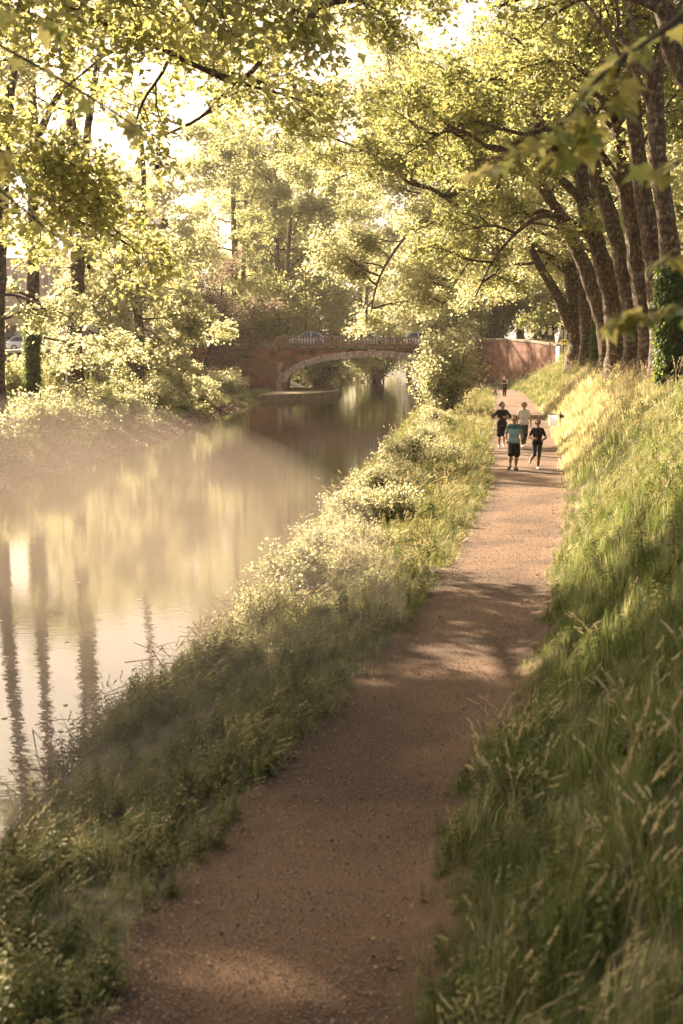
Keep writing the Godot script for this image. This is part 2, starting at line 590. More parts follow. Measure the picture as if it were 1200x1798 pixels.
# ---------------------------------------------------------------- figures: tapered capsules joined with a smooth minimum, meshed as surface nets
func body_mesh(bones: Array, cell: float, k: float, clips := []) -> MB:
	var lo := Vector3.INF
	var hi := -Vector3.INF
	for b in bones:
		var rm := Vector3.ONE * (maxf(b[2], b[3]) + 2.5 * cell)
		lo = lo.min(b[0] - rm).min(b[1] - rm)
		hi = hi.max(b[0] + rm).max(b[1] + rm)
	var nx := int((hi.x - lo.x) / cell) + 2
	var ny := int((hi.y - lo.y) / cell) + 2
	var nq := int((hi.z - lo.z) / cell) + 2
	var f := PackedFloat32Array()
	f.resize(nx * ny * nq)
	f.fill(10.0)
	for b in bones:
		var a: Vector3 = b[0]
		var ab: Vector3 = b[1] - a
		var ra: float = b[2]
		var rb: float = b[3]
		var l2 := maxf(ab.length_squared(), 1e-8)
		var rm := Vector3.ONE * (maxf(ra, rb) + k + 1.6 * cell)
		var g0 := ((a.min(b[1]) - rm - lo) / cell).floor().max(Vector3.ZERO)
		var g1 := ((a.max(b[1]) + rm - lo) / cell).ceil()
		for z in range(int(g0.z), mini(int(g1.z) + 1, nq)):
			for y in range(int(g0.y), mini(int(g1.y) + 1, ny)):
				var row := (z * ny + y) * nx
				for x in range(int(g0.x), mini(int(g1.x) + 1, nx)):
					var p := lo + Vector3(x, y, z) * cell - a
					var t := clampf(p.dot(ab) / l2, 0.0, 1.0)
					var d := (p - ab * t).length() - lerpf(ra, rb, t)
					var o := f[row + x]
					var h := k - absf(o - d)
					f[row + x] = minf(o, d) - (h * h / (4.0 * k) if h > 0.0 else 0.0)
	for c in clips:
		for z in nq:
			for y in ny:
				var row := (z * ny + y) * nx
				for x in nx:
					var e: float = (lo + Vector3(x, y, z) * cell - c[0]).dot(c[1])
					if e > f[row + x]:
						f[row + x] = e
	var id := PackedInt32Array()
	id.resize(nx * ny * nq)
	id.fill(-1)
	var m := MB.new()
	var off := [0, 1, nx, nx + 1, nx * ny, nx * ny + 1, nx * ny + nx, nx * ny + nx + 1]
	var E := [[0, 1], [2, 3], [4, 5], [6, 7], [0, 2], [1, 3], [4, 6], [5, 7], [0, 4], [1, 5], [2, 6], [3, 7]]
	var reach := 1.9 * cell
	for z in nq - 1:
		for y in ny - 1:
			for x in nx - 1:
				var q := (z * ny + y) * nx + x
				if absf(f[q]) > reach:
					continue
				var mask := 0
				for j in 8:
					if f[q + off[j]] < 0.0:
						mask |= 1 << j
				if mask == 0 or mask == 255:
					continue
				var s := Vector3.ZERO
				var cnt := 0
				for e in E:
					var v0 := f[q + off[e[0]]]
					var v1 := f[q + off[e[1]]]
					if (v0 < 0.0) != (v1 < 0.0):
						var t := v0 / (v0 - v1)
						var p0 := Vector3(e[0] & 1, (e[0] >> 1) & 1, e[0] >> 2)
						var p1 := Vector3(e[1] & 1, (e[1] >> 1) & 1, e[1] >> 2)
						s += p0.lerp(p1, t)
						cnt += 1
				id[q] = m.v.size()
				m.v.append(lo + (Vector3(x, y, z) + s / cnt) * cell)
	var st := [1, nx, nx * ny]
	for z in range(1, nq - 1):
		for y in range(1, ny - 1):
			for x in range(1, nx - 1):
				var q := (z * ny + y) * nx + x
				var inside := f[q] < 0.0
				for ax in 3:
					if (f[q + st[ax]] < 0.0) == inside:
						continue
					var b1: int = st[(ax + 1) % 3]
					var b2: int = st[(ax + 2) % 3]
					var i0 := id[q - b1 - b2]
					var i1 := id[q - b2]
					var i2 := id[q]
					var i3 := id[q - b1]
					if i0 < 0 or i1 < 0 or i2 < 0 or i3 < 0:
						continue
					m.i.append_array(PackedInt32Array([i0, i2, i1, i0, i3, i2]) if inside else PackedInt32Array([i0, i1, i2, i0, i2, i3]))
	m.smooth()
	return m

func hand_bones(w: Vector3, fdir: Vector3, inward: Vector3, curl: float) -> Array:
	var f := fdir.normalized()
	var n := (inward - f * inward.dot(f)).normalized()      # the way the palm faces
	var s := f.cross(n)
	var out := [[w, w + f * 0.045, 0.022, 0.026], [w + f * 0.05 + s * 0.025, w + f * 0.05 - s * 0.025, 0.019, 0.019], [w + f * 0.085 + s * 0.03, w + f * 0.085 - s * 0.03, 0.014, 0.014]]
	var ln := [0.036, 0.042, 0.04, 0.03]
	for k in 4:
		var b: Vector3 = w + f * 0.09 + s * (0.031 - k * 0.0205)
		var d1 := f.rotated(s, curl * 0.9)
		if d1.dot(n) < 0.0:
			d1 = f.rotated(s, -curl * 0.9)
		var e: Vector3 = b + d1 * ln[k]
		var d2 := (d1 * cos(curl * 1.2) + n.lerp(-f, 0.35 * curl).normalized() * sin(curl * 1.2)).normalized()
		out.append([b, e, 0.0095, 0.0088])
		out.append([e, e + d2 * ln[k] * 0.9, 0.0088, 0.0075])
	var th := w + f * 0.03 + s * 0.03
	var t1 := (f * 0.7 + s * 0.6 + n * 0.35).normalized()
	out.append([w + f * 0.02 + s * 0.015, th, 0.014, 0.012])
	out.append([th, th + t1 * 0.035, 0.012, 0.01])
	out.append([th + t1 * 0.035, th + t1 * 0.035 + (f * 0.9 + n * 0.5 - s * 0.2).normalized() * 0.028, 0.01, 0.008])
	return out

# P: joints of a 1.75 m figure that faces +z; l is the side at -x, r the side at +x. C: what is worn.
func person(label: String, at: Vector3, yaw: float, tall: float, P: Dictionary, C: Dictionary) -> Node3D:
	var t := thing("person", label, "person", at, yaw, C.get("group", ""))
	t.scale = Vector3.ONE * (tall / 1.75)
	var hipl: Vector3 = P.get("hipl", V(-0.095, 0.92, 0)); var hipr: Vector3 = P.get("hipr", V(0.095, 0.92, 0))
	var shl: Vector3 = P.get("shl", V(-0.165, 1.42, 0)); var shr: Vector3 = P.get("shr", V(0.165, 1.42, 0))
	var kl: Vector3 = P.kl; var kr: Vector3 = P.kr; var al: Vector3 = P.al; var ar: Vector3 = P.ar
	var el: Vector3 = P.el; var er: Vector3 = P.er; var wl: Vector3 = P.wl; var wr: Vector3 = P.wr
	var tl: Vector3 = P.tl; var tr: Vector3 = P.tr
	var lean: Vector3 = P.get("lean", V(0, 0, 0.02))
	var sl: float = P.get("slim", 1.0)
	var neck := V(0, 1.47, 0) + lean
	var head := V(0, 1.635, 0.015) + lean * 1.2
	var hy: float = P.get("look", 0.0)
	var fw := V(sin(hy), -0.06, cos(hy)).normalized()
	var sd := V(cos(hy), 0, -sin(hy))
	shl += lean; shr += lean
	var torso := func(g: float) -> Array:
		return [[hipl * V(0.7, 1, 1) + V(0, 0.02, 0), hipr * V(0.7, 1, 1) + V(0, 0.02, 0), 0.115 * sl + g * 2.4, 0.115 * sl + g * 2.4], [V(-0.045, 0.98, 0), V(-0.055, 1.2, 0.01) + lean * 0.6, 0.098 * sl + g, 0.1 * sl + g], [V(0.045, 0.98, 0), V(0.055, 1.2, 0.01) + lean * 0.6, 0.098 * sl + g, 0.1 * sl + g],
			[V(-0.07, 1.2, 0.01) + lean * 0.6, V(-0.085, 1.36, 0) + lean, 0.1 * sl + g, 0.088 * sl + g], [V(0.07, 1.2, 0.01) + lean * 0.6, V(0.085, 1.36, 0) + lean, 0.1 * sl + g, 0.088 * sl + g], [shl * V(0.85, 1, 1), shr * V(0.85, 1, 1), 0.056 + g, 0.056 + g], [V(-0.03, 1.44, -0.01) + lean, V(0.03, 1.44, -0.01) + lean, 0.07 + g, 0.07 + g]]
	var b: Array = torso.call(0.0)
	b.append_array([[neck - V(0, 0.03, 0), neck + V(0, 0.09, 0.01), 0.056, 0.05],
		[hipl, kl, 0.085 * sl, 0.056], [kl, al.lerp(kl, 0.6), 0.055, 0.056 * sl], [al.lerp(kl, 0.6), al, 0.055 * sl, 0.035], [al, tl, 0.035, 0.026], [al, al + (al - kl).normalized() * 0.05 - V(0, 0, 0.03), 0.035, 0.03],
		[hipr, kr, 0.085 * sl, 0.056], [kr, ar.lerp(kr, 0.6), 0.055, 0.056 * sl], [ar.lerp(kr, 0.6), ar, 0.055 * sl, 0.035], [ar, tr, 0.035, 0.026], [ar, ar + (ar - kr).normalized() * 0.05 - V(0, 0, 0.03), 0.035, 0.03],
		[shl, el, 0.047, 0.04], [el, wl.lerp(el, 0.55), 0.041, 0.042], [wl.lerp(el, 0.55), wl, 0.04, 0.026], [shr, er, 0.047, 0.04], [er, wr.lerp(er, 0.55), 0.041, 0.042], [wr.lerp(er, 0.55), wr, 0.04, 0.026]])
	var m := body_mesh(b, 0.0135, 0.035)
	var hb := [[head + V(0, 0.035, 0) - fw * 0.02, head + V(0, 0.03, 0) + fw * 0.015, 0.092, 0.088], [head - V(0, 0.03, 0) + fw * 0.02, head - V(0, 0.085, 0) + fw * 0.052, 0.07, 0.036], [neck + V(0, 0.06, 0), head - V(0, 0.03, 0), 0.05, 0.05],
		[head + V(0, 0.01, 0) + fw * 0.1, head - V(0, 0.03, 0) + fw * 0.118, 0.008, 0.015], [head + V(0, 0.03, 0) + fw * 0.09 + sd * 0.04, head + V(0, 0.03, 0) + fw * 0.09 - sd * 0.04, 0.012, 0.012],
		[head + sd * 0.09 + V(0, 0.015, 0), head + sd * 0.093 - V(0, 0.025, 0), 0.014, 0.01], [head - sd * 0.09 + V(0, 0.015, 0), head - sd * 0.093 - V(0, 0.025, 0), 0.014, 0.01]]
	m.add(body_mesh(hb, 0.0075, 0.022))
	for q in [[wl, wl - el, V(1, 0, 0)], [wr, wr - er, V(-1, 0, 0)]]:
		m.add(body_mesh(hand_bones(q[0], q[1], q[2], P.get("curl", 0.9)), 0.0048, 0.008))
	part("body", m.mesh(C.skin), t)
	# hair, face
	var hair := []
	var rr := RandomNumberGenerator.new()
	rr.seed = int(absf(at.x) * 977.0)
	var big: float = C.get("hair_size", 0.0)
	for k in 26:
		var dv := Vector3(rr.randfn(), rr.randfn() * 0.8 + 0.35, rr.randfn())
		dv = (dv - fw * maxf(dv.dot(fw) - 0.35 * dv.length(), 0.0)).normalized()
		if dv.y < -0.15 or (dv.dot(fw) > 0.25 and dv.y < 0.55):
			dv = (dv - fw * 0.9 + V(0, 0.5, 0)).normalized()
		var q := head + V(0, 0.035, 0) - fw * 0.008 + dv * (0.075 + big * 0.4)
		hair.append([q, q + dv * 0.006, 0.03 + big, 0.028 + big])
	part("hair", body_mesh(hair, 0.008, 0.02).mesh(C.hair), t)
	for s in [-1.0, 1.0]:
		var sp := SphereMesh.new()
		sp.radius = 0.0125; sp.height = 0.025; sp.radial_segments = 10; sp.rings = 6
		sp.material = M.eye
		part("eye", sp, t, head + V(0, 0.012, 0) + fw * 0.086 + sd * 0.032 * s)
	var mo := MB.new()
	mo.bbox(Transform3D(Basis(sd, Vector3.UP, fw), head - V(0, 0.066, 0) + fw * 0.088), V(0.045, 0.011, 0.012))
	part("mouth", mo.mesh(M.lip), t)
	if C.has("glasses"):
		var gl := MB.new()
		for s in [-1.0, 1.0]:
			gl.bbox(Transform3D(Basis(sd, Vector3.UP, fw), head + V(0, 0.014, 0) + fw * 0.104 + sd * 0.034 * s), V(0.054, 0.036, 0.008))
			gl.bbox(Transform3D(Basis(sd, Vector3.UP, fw), head + V(0, 0.02, 0) + fw * 0.05 + sd * 0.096 * s), V(0.006, 0.008, 0.11))
		gl.bbox(Transform3D(Basis(sd, Vector3.UP, fw), head + V(0, 0.02, 0) + fw * 0.106), V(0.03, 0.008, 0.006))
		part("sunglasses", gl.mesh(M.dark_gloss), t)
	# top
	var sv: float = C.get("sleeve", 0.6)
	var top: Array = torso.call(0.01)
	if sv <= 1.0:
		top.append_array([[shl, shl.lerp(el, sv), 0.056, 0.056], [shr, shr.lerp(er, sv), 0.056, 0.056]])
	else:
		top.append_array([[shl, el, 0.057, 0.054], [el, el.lerp(wl, sv - 1.0), 0.058, 0.05], [shr, er, 0.057, 0.054], [er, er.lerp(wr, sv - 1.0), 0.058, 0.05]])
	part(C.get("top_name", "shirt"), body_mesh(top, 0.0135, 0.022, [[V(0, C.get("hem", 0.9), 0), V(0, -1, 0)], [neck + V(0, 0.015, 0.03), V(0, 0.93, 0.35)]]).mesh(C.top), t)
	if C.has("yoke"):
		var yk: Array = torso.call(0.0135)
		yk.append_array([[shl, shl.lerp(el, sv * 0.7), 0.06, 0.06], [shr, shr.lerp(er, sv * 0.7), 0.06, 0.06]])
		part("shoulder_panel", body_mesh(yk, 0.0135, 0.022, [[V(0, 1.335, 0) + lean, V(0, -1, 0)], [neck + V(0, 0.012, 0.03), V(0, 0.93, 0.35)]]).mesh(C.yoke), t)
	# legs
	var lg: float = C.get("legs", 0.9)     # 1 at the knee, 2 at the ankle
	var lo: float = C.get("loose", 0.03)
	var bt := [[hipl * V(0.7, 1, 1) + V(0, 0.04, 0), hipr * V(0.7, 1, 1) + V(0, 0.04, 0), 0.113 * sl + 0.006, 0.113 * sl + 0.006]]
	for q in [[hipl, kl, al], [hipr, kr, ar]]:
		if lg <= 1.0:
			bt.append([q[0], q[0].lerp(q[1], lg), 0.092 * sl + 0.008, 0.06 + lo])
		else:
			bt.append([q[0], q[1], 0.092 * sl + 0.004, 0.06 + lo])
			bt.append([q[1], q[1].lerp(q[2], lg - 1.0), 0.06 + lo, 0.042 + lo])
	part(C.get("legs_name", "shorts"), body_mesh(bt, 0.0135, 0.03, [[V(0, 0.95, 0), V(0, 1, 0)]]).mesh(C.bottom), t)
	for q in [[kl, al, tl], [kr, ar, tr]]:
		var dn: Vector3 = (q[1] - q[0]).normalized()
		var fd: Vector3 = (q[2] - q[1])
		var heel: Vector3 = q[1] + dn * 0.055 - fd.normalized() * 0.035
		var toe: Vector3 = q[2]
		var sh := [[heel, heel.lerp(toe, 0.55), 0.042, 0.046], [heel.lerp(toe, 0.55), toe, 0.046, 0.034], [q[1] + dn * 0.01, heel, 0.044, 0.044]]
		var shoe := part("shoe", body_mesh(sh, 0.009, 0.02).mesh(C.shoe), t)
		if C.has("sole"):
			part("sole", body_mesh([[heel + dn * 0.025, toe + dn * 0.018, 0.03, 0.026]], 0.009, 0.01).mesh(C.sole), shoe)
		if lg <= 1.0:
			part("sock", body_mesh([[q[1] - dn * 0.07, q[1], 0.042, 0.041]], 0.009, 0.01).mesh(C.get("sock", M.white_cloth)), t)
	return t

# ---------------------------------------------------------------- built things
func wall_run(t: Node3D, called: String, pts: Array, thick: float, m: Material, cope_w: float, cope_h: float, cope_m: Material, stone := 1.2) -> void:
	# pts: [x, d, base, top]
	var b := MB.new()
	var run := []
	for k in pts.size() - 1:
		for s in 6:
			var u := s / 6.0
			run.append([lerpf(pts[k][0], pts[k + 1][0], u), lerpf(pts[k][1], pts[k + 1][1], u), lerpf(pts[k][2], pts[k + 1][2], u), lerpf(pts[k][3], pts[k + 1][3], u)])
	run.append(pts[pts.size() - 1])
	var side := func(k: int) -> Vector3:
		var a: Array = run[maxi(k - 1, 0)]
		var c: Array = run[mini(k + 1, run.size() - 1)]
		var d := Vector3(c[0] - a[0], 0, -(c[1] - a[1])).normalized()
		return Vector3(d.z, 0, -d.x) * thick * 0.5
	for k in run.size() - 1:
		var p: Array = run[k]
		var q: Array = run[k + 1]
		var s0: Vector3 = side.call(k)
		var s1: Vector3 = side.call(k + 1)
		for sg in [1.0, -1.0]:
			b.quad(Vector3(p[0], p[2], -p[1]) + s0 * sg, Vector3(p[0], p[3], -p[1]) + s0 * sg, Vector3(q[0], q[3], -q[1]) + s1 * sg, Vector3(q[0], q[2], -q[1]) + s1 * sg)
		b.quad(Vector3(p[0], p[3], -p[1]) + s0, Vector3(q[0], q[3], -q[1]) + s1, Vector3(q[0], q[3], -q[1]) - s1, Vector3(p[0], p[3], -p[1]) - s0)
	for k in [0, run.size() - 1]:
		var p: Array = run[k]
		var s0: Vector3 = side.call(k)
		b.quad(Vector3(p[0], p[2], -p[1]) + s0, Vector3(p[0], p[3], -p[1]) + s0, Vector3(p[0], p[3], -p[1]) - s0, Vector3(p[0], p[2], -p[1]) - s0)
	part(called, b.mesh(m), t)
	# coping, stone by stone
	var acc := 0.0
	var r2 := RandomNumberGenerator.new()
	r2.seed = 5
	for k in pts.size() - 1:
		var p0 := Vector3(pts[k][0], pts[k][3], -pts[k][1])
		var p1 := Vector3(pts[k + 1][0], pts[k + 1][3], -pts[k + 1][1])
		var n := maxi(1, int(round(p0.distance_to(p1) / stone)))
		for s in n:
			var a := p0.lerp(p1, (s + 0.01) / n)
			var c := p0.lerp(p1, (s + 0.99) / n)
			var dx := (c - a).normalized()
			var zz := dx.cross(Vector3.UP).normalized()
			var cb := MB.new()
			cb.chamfer(Transform3D(Basis(dx, zz.cross(dx), zz), (a + c) * 0.5 + Vector3(0, cope_h * 0.5 + 0.003, 0)), Vector3(a.distance_to(c), cope_h * r2.randf_range(0.94, 1.04), cope_w), 0.03)
			part("coping_stone", cb.mesh(cope_m), t)

func arch_y(x: float) -> float:
	var u := clampf((x - 3.5) / 9.8, -1.0, 1.0)
	return 0.4 + 2.94 * sqrt(1.0 - u * u)

func build_bridge() -> void:
	var t := thing("bridge", "low brick road bridge with one wide stone-edged arch across the canal", "bridge", Vector3.ZERO)
	var b := MB.new()
	var top := 4.32
	var n := 40
	var xs := []
	for k in n + 1:
		xs.append(3.5 - 9.8 * cos(PI * k / n))
	for z in [-165.0, -176.0]:
		for k in n:
			var y0 := arch_y(xs[k]) if k > 0 else -1.6
			var y1 := arch_y(xs[k + 1]) if k < n - 1 else -1.6
			if k == 0: y0 = 0.4
			if k == n - 1: y1 = 0.4
			b.quad(V(xs[k], y0, z), V(xs[k], top, z), V(xs[k + 1], top, z), V(xs[k + 1], y1, z))
		b.quad(V(-7.4, -1.6, z), V(-7.4, top, z), V(-6.3, top, z), V(-6.3, -1.6, z))
		b.quad(V(13.3, -1.6, z), V(13.3, top, z), V(16.4, top, z), V(16.4, -1.6, z))
	b.quad(V(-7.4, -1.6, -165), V(-7.4, top, -165), V(-7.4, top, -176), V(-7.4, -1.6, -176))
	b.quad(V(16.4, -1.6, -165), V(16.4, top, -165), V(16.4, top, -176), V(16.4, -1.6, -176))
	part("spandrel_wall", b.mesh(M.brick), t)
	var v := MB.new()
	for k in n:
		v.quad(V(xs[k], arch_y(xs[k]), -165.02), V(xs[k + 1], arch_y(xs[k + 1]), -165.02), V(xs[k + 1], arch_y(xs[k + 1]), -175.98), V(xs[k], arch_y(xs[k]), -175.98))
	for x in [-6.3, 13.3]:
		v.quad(V(x, -1.6, -165.02), V(x, 0.4, -165.02), V(x, 0.4, -175.98), V(x, -1.6, -175.98))
	part("vault", v.mesh(M.vault), t)
	rng.seed = 77
	for z in [-164.93, -176.07]:
		var c := 37
		for k in c:
			var a0 := PI * (k + 0.03) / c
			var a1 := PI * (k + 0.97) / c
			var key := k == 18
			var th := 0.92 if key else 0.74
			var pr := 0.16 if key else 0.06
			var q := []
			for a in [a0, a1]:
				var nn := V(-cos(a) / 9.8, sin(a) / 2.94, 0).normalized()
				q.append([V(3.5 - 9.8 * cos(a), 0.4 + 2.94 * sin(a), z), V(3.5 - 9.8 * cos(a), 0.4 + 2.94 * sin(a), z) + nn * th])
			var o := V(0, 0, pr * (1.0 if z > -170 else -1.0))
			var back := V(0, 0, -0.3 * (1.0 if z > -170 else -1.0))
			var s := MB.new()
			s.quad(q[0][0] + o, q[0][1] + o, q[1][1] + o, q[1][0] + o)
			s.quad(q[0][1] + back, q[1][1] + back, q[1][1] + o, q[0][1] + o)
			s.quad(q[0][0] + back, q[0][0] + o, q[1][0] + o, q[1][0] + back)
			s.quad(q[0][0] + back, q[0][1] + back, q[0][1] + o, q[0][0] + o)
			s.quad(q[1][0] + o, q[1][1] + o, q[1][1] + back, q[1][0] + back)
			part("keystone" if key else "voussoir", s.mesh(M.stones[rng.randi() % 3]), t)
	for k in 8:
		var w := 1.0 if k % 2 else 0.66
		var s := MB.new()
		s.chamfer(Transform3D(Basis(Vector3.RIGHT, Vector3(0, 0, 1), Vector3.UP), V(-7.3, -0.95 + 0.49 * k, -164.93)), V(w, 0.12, 0.475), 0.02)
		part("quoin", s.mesh(M.stones[k % 3]), t)
	for z in [-164.9, -176.1]:
		var s := MB.new()
		s.box(V(4.4, 4.4, z), V(24.4, 0.2, 0.5)); s.box(V(4.4, 4.56, z), V(24.4, 0.12, 0.7))
		part("cornice", s.mesh(M.cornice), t)
		var pb := MB.new()
		pb.box(V(4.4, 4.7, z - 0.02), V(24.3, 0.16, 0.3))
		part("parapet_base", pb.mesh(M.brick), t)
		var bl := MB.new()
		for k in 70:
			var x := -7.5 + 0.345 * k
			if fmod(k, 14) < 1:
				bl.box(V(x, 5.13, z - 0.02), V(0.34, 0.69, 0.34))
			else:
				bl.tube(PackedVector3Array([V(x, 4.78, z), V(x, 4.9, z), V(x, 5.06, z), V(x, 5.25, z), V(x, 5.475, z)]), PackedFloat32Array([0.095, 0.07, 0.11, 0.07, 0.09]), 6, false)
		bl.n.clear()
		part("balusters", bl.mesh(M.balus), t, Vector3.ZERO, "stuff")
		for k in 20:
			var cp := MB.new()
			cp.chamfer(Transform3D(Basis(), V(-7.2 + 1.22 * k, 5.565, z - 0.02)), V(1.205, 0.17, 0.42), 0.03)
			part("coping_stone", cp.mesh(M.cornice), t)
	var dk := MB.new()
	dk.box(V(4.5, 4.58, -170.5), V(24.0, 0.34, 10.6))
	part("deck", dk.mesh(M.asphalt), t)

func car(label: String, at: Vector3, yaw: float, paint: Material, group := "") -> Node3D:
	var t := thing("parked_car" if group == "parked" else "car", label, "car", at, yaw)
	# along x, nose at +x; lengthwise stations of the lower body [x, half width, bottom, top]
	var st := [[-2.08, 0.62, 0.42, 0.78], [-1.98, 0.78, 0.28, 0.92], [-1.5, 0.86, 0.2, 0.97], [-0.6, 0.88, 0.19, 0.95], [0.6, 0.88, 0.19, 0.92], [1.15, 0.87, 0.2, 0.9], [1.75, 0.82, 0.22, 0.8], [2.02, 0.7, 0.3, 0.68], [2.1, 0.55, 0.4, 0.6]]
	var body := MB.new()
	var ring := func(s: Array) -> Array:
		return [V(s[0], s[2], -s[1] * 0.92), V(s[0], lerpf(s[2], s[3], 0.45), -s[1]), V(s[0], lerpf(s[2], s[3], 0.85), -s[1] * 0.97), V(s[0], s[3], -s[1] * 0.84), V(s[0], s[3] + 0.02, 0), V(s[0], s[3], s[1] * 0.84), V(s[0], lerpf(s[2], s[3], 0.85), s[1] * 0.97), V(s[0], lerpf(s[2], s[3], 0.45), s[1]), V(s[0], s[2], s[1] * 0.92)]
	for k in st.size() - 1:
		var a: Array = ring.call(st[k])
		var c: Array = ring.call(st[k + 1])
		for q in 9:
			body.quad(a[q], a[(q + 1) % 9], c[(q + 1) % 9], c[q])
	for k in [0, st.size() - 1]:
		var a: Array = ring.call(st[k])
		for q in range(1, 8):
			body.tri(a[0], a[q], a[q + 1])
	part("body", body.mesh(paint), t)
	var roof := MB.new()
	roof.quad(V(-1.25, 1.42, -0.56), V(-1.25, 1.42, 0.56), V(-0.4, 1.48, 0.6), V(-0.4, 1.48, -0.6))
	roof.quad(V(-0.4, 1.48, -0.6), V(-0.4, 1.48, 0.6), V(0.35, 1.42, 0.58), V(0.35, 1.42, -0.58))
	for s in [-1.0, 1.0]:
		for x in [[-1.25, -1.85, 0.07], [0.35, 1.15, 0.05], [-0.42, -0.42, 0.05]]:
			roof.quad(V(x[0] - x[2], 1.41, 0.575 * s), V(x[0] + x[2], 1.42, 0.585 * s), V(x[1] + x[2], 0.93, 0.8 * s), V(x[1] - x[2], 0.93, 0.8 * s))
		roof.quad(V(-1.3, 1.4, 0.57 * s), V(-0.4, 1.475, 0.61 * s), V(-0.4, 1.42, 0.625 * s), V(-1.3, 1.35, 0.59 * s))
		roof.quad(V(-0.4, 1.475, 0.61 * s), V(0.38, 1.415, 0.59 * s), V(0.38, 1.37, 0.61 * s), V(-0.4, 1.42, 0.625 * s))
	part("roof", roof.mesh(paint), t)
	for s in [-1.0, 1.0]:
		for x in [[-1.2, -0.47, -1.75, -0.47], [-0.37, 0.32, -0.37, 1.05]]:
			var g := MB.new()
			g.quad(V(x[0], 1.37, 0.57 * s), V(x[1], 1.4, 0.585 * s), V(x[3], 0.94, 0.785 * s), V(x[2], 0.94, 0.785 * s))
			part("side_window", g.mesh(M.car_glass), t)
	for x in [[0.36, 1.18], [-1.27, -1.88]]:
		var g := MB.new()
		g.quad(V(x[0], 1.41, -0.54), V(x[0], 1.41, 0.54), V(x[1], 0.94, 0.74), V(x[1], 0.94, -0.74))
		part("windscreen" if x[0] > 0 else "rear_window", g.mesh(M.car_glass), t)
	for x in [-1.3, 1.3]:
		for s in [-1.0, 1.0]:
			var w := part("wheel", _disc(0.31, 0.2, 16).mesh(M.rubber), t, V(x, 0.31, 0.78 * s))
			part("rim", _disc(0.19, 0.21, 10).mesh(M.chrome), w)
	for s in [-1.0, 1.0]:
		for x in [2.0, -2.03]:
			var l := MB.new()
			l.box(V(x, 0.64 if x > 0 else 0.74, 0.56 * s), V(0.14, 0.13, 0.26))
			part("headlight" if x > 0 else "tail_light", l.mesh(M.lamp_glass if x > 0 else M.red_glass), t)
		var mi := MB.new()
		mi.box(V(0.82, 0.98, 0.92 * s), V(0.1, 0.13, 0.18))
		part("mirror", mi.mesh(paint), t)
	return t

func _disc(r: float, w: float, n: int) -> MB:
	var b := MB.new()
	b.tube(PackedVector3Array([V(0, 0, -w / 2), V(0, 0, -w / 2 + 0.03), V(0, 0, w / 2 - 0.03), V(0, 0, w / 2)]), PackedFloat32Array([r * 0.9, r, r, r * 0.9]), n)
	b.n.clear()
	return b

func window(t: Node3D, c: Vector3, w: float, h: float, shutter := false) -> void:
	# c: the middle of the opening on a facade that faces +z
	var f := MB.new()
	for s in [-1.0, 1.0]:
		f.box(c + V(s * (w / 2 + 0.06), 0, 0.03), V(0.12, h + 0.24, 0.14))
		f.box(c + V(0, s * (h / 2 + 0.06), 0.032), V(w, 0.12, 0.138))
	f.box(c + V(0, 0, 0.0), V(0.07, h, 0.08)); f.box(c + V(0, h * 0.2, 0.0), V(w, 0.06, 0.075))
	var o := part("window", f.mesh(M.white_paint), t)
	var g := MB.new()
	g.quad(c + V(-w / 2, -h / 2, -0.03), c + V(-w / 2, h / 2, -0.03), c + V(w / 2, h / 2, -0.03), c + V(w / 2, -h / 2, -0.03))
	part("pane", g.mesh(M.win_glass), o)
	var s2 := MB.new()
	s2.box(c + V(0, -h / 2 - 0.18, 0.1), V(w + 0.5, 0.1, 0.3))
	part("sill", s2.mesh(M.white_stone), o)
	if shutter:
		for s in [-1.0, 1.0]:
			var sh := MB.new()
			sh.box(c + V(s * (w / 2 + 0.12 + w * 0.25), 0, 0.05), V(w * 0.48, h + 0.1, 0.06))
			part("shutter", sh.mesh(M.shutter), o)

